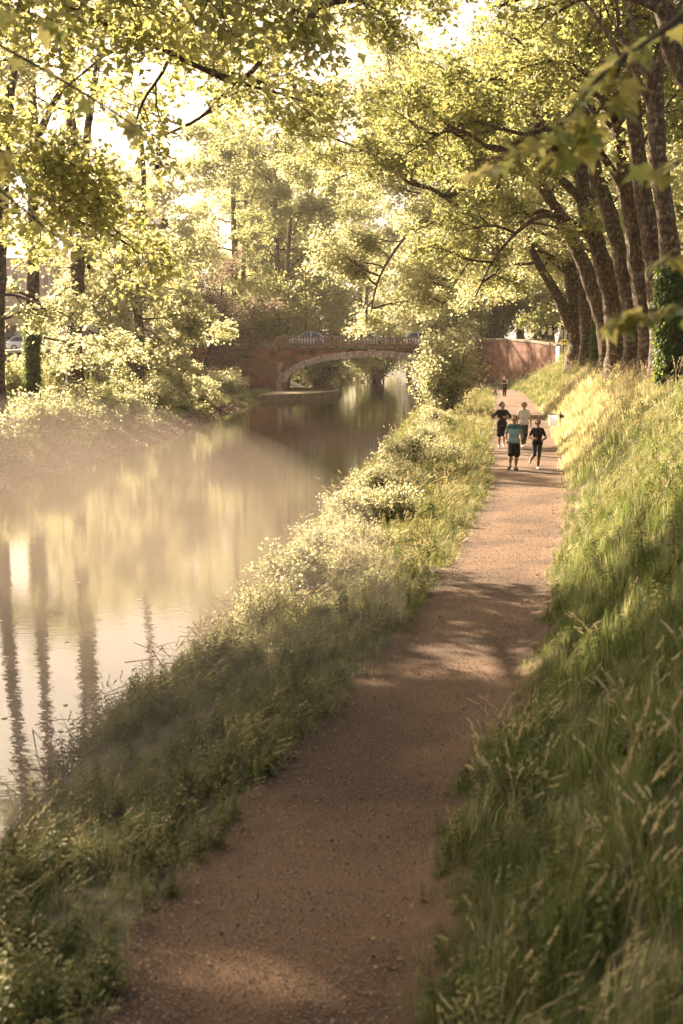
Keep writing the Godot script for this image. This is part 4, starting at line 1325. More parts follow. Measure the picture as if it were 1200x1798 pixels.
	tree("plane_tree", "slim ivy-dark plane trunk in the middle of the far bank's three", lrow,
		[{"path": [V(-14.71, 1.91, -68.00), V(-14.66, 5.41, -68.00), V(-14.56, 8.34, -68.00), V(-14.47, 10.98, -68.00), V(-14.37, 13.85, -68.00), V(-14.44, 16.44, -68.00), V(-14.57, 19.01, -68.00), V(-14.58, 21.56, -68.00)], "r0": 0.4, "r1": 0.14},
		{"path": [V(-14.39, 13.28, -68.00), V(-13.96, 14.32, -68.00), V(-13.41, 15.41, -68.00), V(-12.99, 16.18, -68.00), V(-12.74, 17.99, -68.00), V(-12.63, 20.54, -68.00)], "r0": 0.22, "r1": 0.08}],
		[lt.call(0, 2, 0.24, 0.34, 3.4, -0.2), lt.call(0, 3, 0.75, 1.0, 4.2, 0.2), lt.call(1, 4, 0.6, 1.0, 4.2, 0.2)], lg, M.pale, M.bark, 112)
	var i3: Node3D = get_child(get_child_count() - 1)
	ivy_sleeve(i3, [V(0, 0, 0), V(0.03, 3.2, 0), V(0.1, 6.2, 0)], 0.36, 0.1, 5.4, 3200, 212)
	tree("plane_tree", "stout plane tree forking above the shrubs on the far bank", lrow,
		[{"path": [V(-14.17, 2.90, -76.00), V(-14.16, 5.00, -76.00), V(-13.97, 7.09, -76.00), V(-13.96, 10.35, -76.00), V(-14.00, 14.16, -76.00), V(-14.18, 16.77, -76.00), V(-14.26, 20.23, -76.00), V(-14.23, 24.21, -76.00)], "r0": 0.56, "r1": 0.14},
		{"path": [V(-13.96, 7.39, -76.00), V(-13.72, 8.87, -76.00), V(-13.56, 10.94, -76.00), V(-13.33, 14.74, -76.00), V(-12.93, 17.35, -76.00), V(-12.47, 19.65, -76.00), V(-12.01, 21.94, -76.00), V(-11.58, 24.78, -76.00)], "r0": 0.32, "r1": 0.1}],
		[lt.call(0, 3, 0.2, 0.3, 3.6, -0.2), lt.call(1, 1, 0.1, 0.2, 3.4, -0.1), lt.call(0, 4, 0.68, 1.0, 4.4, 0.1), lt.call(1, 4, 0.7, 1.0, 4.4, 0.1)], lg, M.pale, M.bark, 113)
	tree("plane_tree", "plane tree with bright hanging branches in front of the pale house", lrow,
		[{"path": [V(-15.0, 2.0, -104), V(-14.7, 5.0, -104), V(-14.9, 8.5, -104), V(-14.6, 12.0, -104), V(-14.2, 16.0, -104), V(-14.4, 20, -104)], "r0": 0.45, "r1": 0.14}],
		[lt.call(0, 22, 0.12, 0.62, 6.2, 0.0), lt.call(0, 7, 0.06, 0.2, 4.0, -0.1)], lg.merged({"leaf": 0.22, "dens": 45.0, "droop": 0.3}, true), M.pale, M.bark, 114)
	var near := tree("plane_tree", "unseen plane tree added on the far bank for shade, nearest the spectator", "plane trees beside the view on the far bank",  # added out of view, with its copies, to shade the near ground
		[{"path": [V(-15.6, 2.0, -14), V(-15.3, 5.0, -14), V(-15.4, 9.0, -14), V(-15.0, 13.0, -14), V(-14.8, 17.0, -14), V(-14.9, 21, -14)], "r0": 0.45, "r1": 0.14}],
		[lt.call(0, 19, 0.3, 1.0, 6.0, 0.3)], lg.merged({"leaf": 0.24, "dens": 34.0}, true), M.pale, M.bark, 115)
	copy_of(near, on(-16.8, 23), 1.0, 1.2, "unseen plane tree added on the far bank for shade, second from the spectator")
	copy_of(near, on(-17.2, 31.5), 2.3, 1.15, "unseen plane tree added on the far bank for shade, third from the spectator")
	copy_of(near, on(-14.7, 27.5), 5.1, 0.95, "unseen plane tree added on the far bank for shade, closest to the water")
	tree("plane_tree", "plane tree left of the view whose long limbs spread leaves over the upper left", "plane trees beside the view on the far bank",
		[{"path": [V(-15.9, 2.0, -30), V(-15.5, 5.0, -30), V(-15.0, 9.0, -30), V(-14.6, 13.0, -30), V(-14.3, 17.0, -30)], "r0": 0.5, "r1": 0.2},
		{"path": [V(-15.1, 7.6, -30), V(-11, 10.6, -29.5), V(-7, 11.0, -28.6), V(-4.4, 10.0, -28), V(-2.2, 8.9, -27.4)], "r0": 0.2, "r1": 0.04},
		{"path": [V(-14.8, 11.0, -30), V(-10.5, 13.4, -29), V(-6.8, 13.8, -28), V(-4.2, 12.8, -27), V(-2.4, 11.6, -26.4)], "r0": 0.2, "r1": 0.04},
		{"path": [V(-14.6, 12.6, -30), V(-10.5, 12.8, -27), V(-6.8, 12.0, -24.5), V(-4.4, 10.6, -23), V(-2.8, 9.4, -22.4)], "r0": 0.2, "r1": 0.04},
		{"path": [V(-15.0, 9.2, -30), V(-11, 9.6, -27), V(-8.6, 9.0, -26.5), V(-7.2, 8.0, -28), V(-6.0, 7.0, -29.5), V(-5.2, 6.2, -31)], "r0": 0.18, "r1": 0.03}],
		[{"on": 1, "n": 14, "t0": 0.5, "t1": 1.0, "az": 0.0, "spread": 2.6, "el": -0.1, "len": 2.9, "r": 0.04}, {"on": 4, "n": 15, "t0": 0.4, "t1": 1.0, "az": 0.0, "spread": 2.8, "el": -0.15, "len": 2.5, "r": 0.035}, {"on": 3, "n": 13, "t0": 0.45, "t1": 1.0, "az": 0.0, "spread": 2.6, "el": -0.1, "len": 2.9, "r": 0.04}, {"on": 2, "n": 14, "t0": 0.5, "t1": 1.0, "az": 0.0, "spread": 2.6, "el": -0.1, "len": 2.8, "r": 0.04}, lt.call(0, 5, 0.5, 1.0, 5.0, 0.3)],
		g.merged({"dens": 30.0, "spread": 0.2, "kids": [6, 5], "leaf": 0.15, "fine": true, "droop": 0.2}, true), M.mid, M.bark, 116)

func far_trees() -> void:
	var bg := {"levels": 2, "kids": [7, 6], "ratio": [0.5, 0.5], "dens": 22.0, "spread": 0.45, "leaf": 0.34, "fine": false, "wander": 0.25, "droop": 0.12, "lift": 0.04}
	var a := tree("plane_tree", "tall hazy tree beyond the bridge with two clear trunk stems", "hazy trees beyond the bridge",
		[{"path": [on(-8.6, 186), on(-8.6, 186) + V(0.1, 6, 0), on(-8.6, 186) + V(0.3, 14, 0), on(-8.6, 186) + V(0, 22, 0), on(-8.6, 186) + V(0.2, 30, 0)], "r0": 0.7, "r1": 0.2},
		{"path": [on(-8.6, 186) + V(0.1, 1.0, 0), on(-8.6, 186) + V(1.4, 5, 0.3), on(-8.6, 186) + V(1.6, 14, 0.5), on(-8.6, 186) + V(2.2, 22, 0.5)], "r0": 0.5, "r1": 0.2}],
		[{"on": 0, "n": 20, "t0": 0.2, "t1": 1.0, "az": 0.0, "spread": PI, "el": 0.3, "len": 9.0, "r": 0.14}, {"on": 1, "n": 6, "t0": 0.3, "t1": 1.0, "az": 0.0, "spread": 1.5, "el": 0.35, "len": 7.0, "r": 0.12}], bg, M.green, M.bark, 120)
	var b := tree("plane_tree", "broad bright tree on the right bank beyond the bridge", "hazy trees beyond the bridge",
		[{"path": [on(24, 192), on(24, 192) + V(-0.3, 5, 0), on(24, 192) + V(-1.4, 10, 0), on(24, 192) + V(-2.4, 16, 0), on(24, 192) + V(-3, 21, 0)], "r0": 0.6, "r1": 0.2}],
		[{"on": 0, "n": 16, "t0": 0.3, "t1": 1.0, "az": PI, "spread": 2.6, "el": 0.3, "len": 9.0, "r": 0.14}], bg, M.pale, M.bark, 121)
	var spec := [
		[a, -15, 200, 1.0, 1.05, "tall hazy tree beyond the bridge, left of the one with two stems"],
		[a, -4.5, 205, 2.0, 1.1, "tall hazy tree beyond the bridge above the first car"],
		[a, -9, 250, 4.0, 1.25, "most distant tall tree seen over the left end of the bridge"],
		[b, 19, 215, 0.5, 1.0, "bright tree on the right bank, second beyond the bridge"],
		[b, 21, 250, 0.2, 1.2, "bright tree on the right bank, third beyond the bridge"],
		[a, 4, 330, 1.0, 1.4, "distant tree closing the canal view under the arch"],
		[b, 16, 340, 3.0, 1.4, "distant pale tree closing the canal view, right of the arch centre"],
		[a, -6, 300, 3.0, 1.3, "distant tree on the left bank far beyond the arch"],
		[b, 30, 150, 5.5, 1.0, "street tree behind the round sign, right of the brick wing wall"],
		[a, 24.5, 158, 5.5, 0.8, "dark trunked street tree beside the wing wall's end"],
		[b, 27, 118, 4.4, 1.0, "street tree far behind the forked plane tree"],
		[b, 26, 96, 4.1, 0.95, "street tree behind the ivy trunk, across the street"],
		[a, 25, 76, 1.2, 0.75, "street tree behind the leaning plane trees, across the street"],
		[b, 21.5, 62, 3.7, 0.85, "street tree across the street behind the crooked trunk"],
		[a, 19, 50, 2.2, 0.75, "nearest street tree across the street on the right"],
		[a, -38, 190, 0.4, 0.9, "tree on the far bank behind the pale house"],
		[b, -24, 190, 1.9, 1.0, "tree between the pale house and the bridge road"],
		[b, -22.5, 149, 2.0, 0.72, "pale leafed street tree standing before the pale house"],
		[b, -31.5, 112, 0.0, 0.5, "small street tree before the shops on the far bank"],
		[a, 40, 180, 3.3, 1.0, "tall tree behind the street at the far right"],
		[b, 14.5, 188, 2.2, 0.9, "bright tree at the right end of the bridge, its branches over the road"],
		[a, 19, 178, 4.2, 0.8, "green tree right behind the brick wing wall"],
		[b, 25, 172, 1.2, 1.0, "leafy tree behind the round sign and rider"],
		[b, 32, 135, 2.6, 1.05, "leafy tree closing the street on the right"],
		[b, -16, 230, 2.6, 1.2, "pale distant tree left of the bridge, farthest on its side"],
		[b, 34, 210, 3.3, 1.15, "tall tree behind the street where it meets the bridge road"],
	]
	for s in spec:
		copy_of(s[0], on(s[1], s[2]), s[3], s[4], s[5])

func shrubs() -> void:
	var g := {"levels": 2, "kids": [5, 4], "ratio": [0.55, 0.5], "dens": 40.0, "spread": 0.11, "leaf": 0.1, "fine": false, "wander": 0.3, "droop": 0.12, "lift": 0.05, "bare": 0.25}
	var a := bush("shrub", "", "shrub", "leafy shrubs along the near water's edge", V(0, 0, 0), 2.0, 1.6, 30, g, M.shrub, 301)
	var b := bush("shrub", "", "shrub", "leafy shrubs along the near water's edge", V(0, 0, 0), 1.6, 1.9, 34, g.merged({"leaf": 0.06}, true), M.pale, 302)
	var c := bush("shrub", "", "shrub", "leafy shrubs along the near water's edge", V(0, 0, 0), 1.0, 1.0, 20, g.merged({"leaf": 0.07}, true), M.green, 303)
	# [prototype, x, d, yaw, scale, label]
	var spec := [
		[a, 1.00, 41, 0.0, 0.59, "airy pale shrub at the water's edge, its sprigs reaching over the dark reflection"],
		[b, 0.65, 35.5, 1.0, 0.62, "cream-leaved shrub at the water's edge beside the tall grass by the path bend"],
		[b, -0.20, 31, 2.0, 0.59, "broad cream-leaved shrub at the middle of the near bank"],
		[a, -0.35, 28, 3.0, 0.44, "low pale shrub at the water's edge above the broken bank"],
		[b, 0.15, 26.2, 4.5, 0.46, "pale shrub spreading halfway between water and path"],
		[c, 0.55, 23.5, 0.3, 0.50, "dark green leafy shrub close by the path, left of its first bend"],
		[c, -0.35, 21.5, 2.2, 0.44, "small dull shrub low on the near bank"],
		[b, 1.85, 46, 0.7, 0.65, "sunlit shrub at the water's edge below the pale airy ones"],
		[a, 2.45, 51, 1.7, 0.71, "tall sunlit shrub with long sprigs against the canal"],
		[b, 3.45, 50, 2.9, 0.69, "thick bright shrub left of the runners at mid bank"],
		[b, 3.15, 57, 0.2, 0.74, "bright shrub behind the tall sprigged one at the water"],
		[a, 3.60, 63, 5.0, 0.55, "bright shrub left of the runners in black and white"],
		[b, 4.50, 70, 4.0, 0.61, "glowing shrub below the big leafy bush"],
		[a, 5.10, 76, 3.1, 0.65, "glowing tall shrub at the foot of the big leafy bush"],
		[b, 6.30, 79, 2.1, 0.46, "glowing shrub between the big leafy bush and the path"],
		[c, 8.60, 104, 2.1, 0.81, "dark green shrub left of the dog walker"],
		[c, 7.40, 97, 0.6, 0.93, "dark green shrub behind the big leafy bush"],
		[a, -0.75, 25.2, 2.5, 0.50, "feathery cream shrub at the water's edge below the bend of the path"],
		[b, 0.35, 28.8, 5.5, 0.53, "feathery cream shrub between the low pale one and the path"],
		[a, 1.15, 33.0, 0.9, 0.53, "feathery cream shrub close to the tall grass at the path's left side"],
		[a, 0.25, 33.6, 4.4, 0.56, "feathery pale shrub leaning out over the water at mid bank"],
		[b, 2.05, 41.0, 3.4, 0.56, "round cream shrub left of the sunlit stretch of path"],
		[b, -1.15, 22.6, 1.4, 0.48, "ragged cream shrub at the water's edge above the dead twigs"],
		[c, -1.20, 18.6, 1.6, 0.37, "small weedy shrub near the water, closest of the near bank's shrubs"],
	]
	var first := {}
	for s in spec:
		var o: Node3D
		var p := on(s[1], s[2]) - V(0, 0.05, 0)
		if first.has(s[0]):
			o = copy_of(s[0], p, s[3], s[4], s[5])
		else:
			o = s[0]
			first[o] = true
			o.position = p; o.rotation.y = s[3]; o.scale = Vector3.ONE * s[4]
			o.set_meta("label", s[5])
	# the big bush at the water's edge
	bush("bush", "big leafy bush overhanging the water between path and bridge", "bush", "", on(6.3, 88), 5.2, 2.2, 34, {"elmin": 1.05, "levels": 2, "kids": [7, 5], "ratio": [0.36, 0.5], "dens": 22.0, "spread": 0.2, "leaf": 0.15, "fine": false, "wander": 0.3, "droop": 0.06, "lift": 0.1}, M.pale, 310)
	# the far bank
	var fg := {"levels": 2, "kids": [5, 5], "ratio": [0.55, 0.5], "dens": 22.0, "spread": 0.17, "leaf": 0.15, "fine": false, "wander": 0.3, "droop": 0.1, "lift": 0.05, "bare": 0.2}
	var fa := bush("shrub", "", "shrub", "shrubs on the slope of the far bank", V(0, 0, 0), 2.6, 2.4, 22, fg, M.pale, 320)
	var fb := bush("shrub", "", "shrub", "shrubs on the slope of the far bank", V(0, 0, 0), 2.2, 2.6, 22, fg, M.shrub, 321)
	var fc := bush("shrub", "", "shrub", "shrubs on the slope of the far bank", V(0, 0, 0), 1.6, 2.0, 18, fg, M.green, 322)
	var fs := [
		[fa, -13.6, 56, 0.0, 0.80, "pale leafy shrub at the left edge of the far bank, before the bare trunk"],
		[fa, -13.4, 64, 1.1, 0.84, "bright-topped shrub between the two slim far-bank trunks"],
		[fb, -12.7, 69, 2.0, 0.76, "shrub before the ivy-dark trunk on the far bank"],
		[fa, -12.9, 74, 3.0, 0.80, "bright shrub before the stout forked trunk"],
		[fc, -13.0, 79, 0.4, 0.88, "green shrub right of the stout forked trunk"],
		[fb, -12.4, 82, 4.0, 0.72, "loose yellowish shrub lower on the slope, right of the forked trunk"],
		[fc, -13.6, 88, 1.4, 0.88, "mossy green shrub before the white pillar"],
		[fb, -12.3, 92, 5.0, 0.80, "yellow-green shrub at the middle of the far slope"],
		[fa, -12.6, 100, 5.5, 0.76, "pale shrub below the hanging plane branches"],
		[fb, -11.9, 106, 0.9, 0.84, "rounded shrub right of the pale one below the hanging branches"],
		[fa, -11.4, 114, 2.6, 0.80, "whitish shrub on the shoulder of the far slope before the brick wall"],
		[fc, -10.9, 119, 2.6, 0.64, "last green shrub before the stone landing"],
		[fc, -16.6, 84, 3.6, 0.96, "green shrub at the foot of the long brick wall"],
		[fb, -17.2, 95, 2.7, 0.88, "dull shrub at the foot of the wall right of the pillar"],
		[fc, -16.5, 70, 2.7, 1.12, "shadowed shrub behind the slim far-bank trunks"],
		[fb, -16.4, 60, 0.7, 1.04, "shadowed shrub behind the leftmost far-bank trunk"],
		[fa, -10.8, 134, 0.7, 1.00, "light green spreading shrub before the brick wall left of the arch"],
	]
	for s in fs:
		var o: Node3D
		var p := on(s[1], s[2]) - V(0, 0.05, 0)
		if first.has(s[0]):
			o = copy_of(s[0], p, s[3], s[4], s[5])
		else:
			o = s[0]
			first[o] = true
			o.position = p; o.rotation.y = s[3]; o.scale = Vector3.ONE * s[4]
			o.set_meta("label", s[5])
	# the reddish tree left of the bridge and dark growth under the arch
	var base := on(-14.6, 147)
	tree("purple_tree", "small reddish-brown leaved tree leaning at the left end of the bridge", "",
		[{"path": [base, base + V(0.4, 2.4, 0), base + V(1.2, 5, 0), base + V(2.0, 8, 0), base + V(2.4, 11, 0)], "r0": 0.3, "r1": 0.1}],
		[{"on": 0, "n": 20, "t0": 0.2, "t1": 1.0, "az": 0.0, "spread": PI, "el": 0.3, "len": 5.4, "r": 0.09}], {"levels": 2, "kids": [7, 6], "ratio": [0.5, 0.5], "dens": 26.0, "spread": 0.3, "leaf": 0.2, "fine": false, "wander": 0.25, "droop": 0.14, "lift": 0.04}, M.purple, M.bark, 330)
	copy_of(fc, on(-8.5, 186), 0.0, 2.0, "dark shrub on the left bank seen through the arch")
	copy_of(fc, on(-5.5, 205), 1.0, 2.2, "second dark shrub on the left bank seen through the arch")
	copy_of(fb, on(-3.5, 232), 2.0, 2.4, "paler shrub farther along the left bank seen through the arch")
	copy_of(fc, on(-0.5, 262), 2.0, 2.6, "distant shrub on the left bank seen through the arch")
	var big: Node3D = null
	for ch in get_children():
		if String(ch.name) == "bush":
			big = ch
	for q in [[-17.5, 184, 1.7, "leafy thicket behind the reddish tree, left of the bridge"], [-11.5, 187, 1.9, "leafy thicket behind the left end of the bridge parapet"], [-3.0, 193, 2.0, "leafy thicket seen over the parapet between the two left cars"], [6.0, 240, 2.4, "distant leafy thicket seen over the parapet right of the second car"], [12.5, 194, 2.1, "leafy thicket behind the right half of the bridge parapet"], [19.5, 186, 1.9, "leafy thicket behind the right end of the bridge by the lamp"], [25.0, 178, 1.6, "leafy thicket behind the curved wing wall"], [29.5, 166, 1.6, "leafy thicket behind the rider and the round sign"], [31.5, 146, 1.5, "leafy thicket behind the street, right of the rider"]]:
		var cp := copy_of(big, on(q[0], q[1]), q[0], q[2], q[3])
		cp.name = "thicket"
		cp.set_meta("category", "thicket")
		cp.set_meta("group", "thickets beyond the bridge and street")
	copy_of(fb, on(18.5, 200), 3.0, 2.2, "shrub on the right bank seen through the arch")

func foreground() -> void:
	# twigs close to the lens, each leaf a part of its tree
	var o := [V(0, 0, 0), V(0.14, 0.02, 0.05), V(0.36, 0.04, 0.02), V(0.5, 0.0, 0.22), V(0.36, 0.05, 0.3), V(0.34, 0.06, 0.4), V(0.52, -0.02, 0.66), V(0.3, 0.05, 0.6), V(0.17, 0.04, 0.68), V(0.1, -0.02, 0.86), V(0, -0.1, 1.02)]
	var ring := []
	for k in o.size():
		ring.append(o[k])
	for k in range(o.size() - 2, 0, -1):
		ring.append(o[k] * V(-1, 1, 1))
	var mid := V(0, -0.03, 0.38)
	var ball := SphereMesh.new()
	ball.radius = 0.019; ball.height = 0.038; ball.radial_segments = 14; ball.rings = 9
	ball.material = mat(0.07, 0.035, 0.02, 0.95)
	var lms := []
	for k in 6:
		var curl: float = [0.1, 0.35, 0.2, 0.5, -0.1, 0.3][k]
		var bend := func(p: Vector3) -> Vector3:
			var q := p - mid
			return V(p.x, p.y + 0.16 * absf(p.x) - curl * (q.x * q.x * 0.7 + q.z * q.z), p.z)
		var lf := MB.new()
		for a in ring.size():
			var b: Vector3 = ring[a]
			var c: Vector3 = ring[(a + 1) % ring.size()]
			var bm: Vector3 = mid.lerp(b, 0.55)
			var cm: Vector3 = mid.lerp(c, 0.55)
			lf.tri(bend.call(mid), bend.call(bm), bend.call(cm))
			lf.quad(bend.call(bm), bend.call(b), bend.call(c), bend.call(cm))
		for a in 2:
			lf.quad(V(-0.012, 0, 0), V(-0.008, 0.1 + 0.02 * a, -0.3), V(0.008, 0.1, -0.3), V(0.012, 0.01 * a, 0))
		lms.append(lf.mesh(M.near_leaf[k % 3]))
	var g := {"levels": 2, "kids": [6, 5], "ratio": [0.5, 0.5], "dens": 14.0, "spread": 0.4, "leaf": 0.2, "fine": false, "wander": 0.25, "droop": 0.1, "lift": 0.05}
	for side in 2:
		var t: Node3D
		var paths := []
		rng.seed = 400 + side
		if side == 0:
			t = tree("plane_tree", "near plane tree whose blurred leafy twigs and seed balls hang in from the right", "",
				[{"path": [on(5.9, 8.5), V(5.8, 5.0, -8.5), V(5.5, 8.0, -8.4), V(5.2, 12, -8.3)], "r0": 0.45, "r1": 0.2}],
				[{"on": 0, "n": 4, "t0": 0.7, "t1": 1.0, "az": 0.0, "spread": 1.2, "el": 0.6, "len": 6.0, "r": 0.1}], g, M.plane, M.bark, 401)
			paths = [[V(5.6, 6.9, -8.4), V(3.6, 6.9, -7.2), V(2.05, 5.83, -6.50), V(1.76, 5.52, -6.50), V(1.46, 5.25, -6.50), V(1.16, 5.03, -6.50), V(0.98, 4.82, -6.50), V(0.80, 4.71, -6.50), V(0.64, 4.63, -6.50)],
				[V(5.7, 5.9, -8.4), V(3.8, 5.6, -7.2), V(2.12, 5.00, -6.20), V(1.77, 4.78, -6.20), V(1.53, 4.66, -6.20), V(1.37, 4.57, -6.20)],
				[V(5.75, 5.3, -8.4), V(3.8, 5.0, -7.2), V(2.21, 4.52, -6.40), V(1.84, 4.33, -6.40), V(1.59, 4.28, -6.40), V(1.43, 4.23, -6.40)],
				[V(5.8, 5.0, -8.4), V(3.8, 4.9, -7.3), V(2.29, 4.32, -6.60), V(1.91, 4.11, -6.60), V(1.52, 4.01, -6.60), V(1.34, 3.99, -6.60), V(1.23, 3.96, -6.60)],
				[V(1.26, 5.12, -6.50), V(1.17, 4.91, -6.50), V(1.09, 4.80, -6.50), V(1.02, 4.66, -6.50)]]
		else:
			t = tree("plane_tree", "plane tree whose blurred leaves hang into the upper left corner", "",
				[{"path": [on(-15.4, 4), V(-15.2, 6.0, -4), V(-14.8, 10.0, -4.2), V(-14.4, 16, -4.4)], "r0": 0.45, "r1": 0.2}],
				[{"on": 0, "n": 5, "t0": 0.7, "t1": 1.0, "az": 0.0, "spread": PI, "el": 0.5, "len": 6.0, "r": 0.1}], g, M.plane, M.bark, 402)
			paths = [[V(-14.9, 9.2, -4.1), V(-9, 9.0, -6), V(-5, 7.6, -7.5), V(-2.37, 5.98, -7.50), V(-1.97, 5.70, -7.50), V(-1.66, 5.55, -7.50), V(-1.43, 5.48, -7.50)],
				[V(-9, 9.0, -6), V(-5, 7.6, -8.4), V(-2.98, 6.35, -9.00), V(-2.28, 5.79, -8.90), V(-1.75, 5.47, -8.80), V(-1.39, 5.25, -8.70), V(-1.19, 5.10, -8.60), V(-1.05, 4.89, -8.50)],
				[V(-9, 9.0, -6), V(-5, 6.9, -9.0), V(-3.19, 5.49, -9.50), V(-2.57, 5.13, -9.50), V(-2.13, 4.77, -9.50), V(-1.84, 4.54, -9.50), V(-1.60, 4.42, -9.50)],
				[V(-5, 7.6, -7.5), V(-3.4, 5.9, -7.2), V(-2.24, 5.00, -7.00), V(-1.86, 4.86, -7.00), V(-1.65, 4.78, -7.00), V(-1.59, 4.67, -7.00)],
				[V(-5, 7.6, -8.4), V(-2.82, 6.88, -9.20), V(-1.56, 6.48, -9.20), V(-0.96, 5.93, -9.20), V(-0.89, 5.68, -9.20)]]
		rng.seed = 410 + side
		for k in paths.size():
			var c := []
			for q in paths[k]:
				c.append(q - t.position)
			var sp := spline(c, 5)
			var mb := MB.new()
			var rr := PackedFloat32Array()
			for q in sp.size():
				rr.append(lerpf(0.03 if sp.size() > 25 else 0.012, 0.004, sqrt(float(q) / (sp.size() - 1))))
			mb.tube(sp, rr, 6)
			part("twig", mb.mesh(M.twig), t)
			var from := maxi(0, sp.size() - 21)
			var cnt := 26 if side == 0 else 15
			for l in cnt:
				var u := lerpf(from, sp.size() - 1.01, float(l) / (cnt - 1))
				var p := sp[int(u)].lerp(sp[int(u) + 1], u - int(u))
				var az := rng.randf() * TAU
				var fw := V(cos(az), rng.randf_range(-1.0, -0.1), sin(az)).normalized()
				var nr := V(rng.randfn(0, 0.5), 1, rng.randfn(0, 0.5))
				nr = (nr - fw * nr.dot(fw)).normalized()
				var s := rng.randf_range(0.085, 0.155) * (1.0 if side == 0 else 0.95)
				var lf := part("leaf", lms[rng.randi() % 6], t, p + fw * s * 0.3)
				lf.basis = Basis(nr.cross(fw), nr, fw).scaled_local(Vector3.ONE * s)
			for l in (2 if k < 4 else 1):
				var u := lerpf(from + 3, sp.size() - 1.01, rng.randf())
				var p := sp[int(u)]
				var h := rng.randf_range(0.06, 0.16)
				var st := MB.new()
				st.tube(PackedVector3Array([p, p + V(0.01, -h, 0)]), PackedFloat32Array([0.0012, 0.0012]), 3, false)
				var sb := part("seed_ball", ball, t, p + V(0.01, -h, 0))
				var st2 := MB.new()
				st2.tube(PackedVector3Array([V(0, 0, 0), V(-0.01, h, 0)]), PackedFloat32Array([0.0015, 0.0015]), 3, false)
				part("stalk", st2.mesh(M.twig), sb)

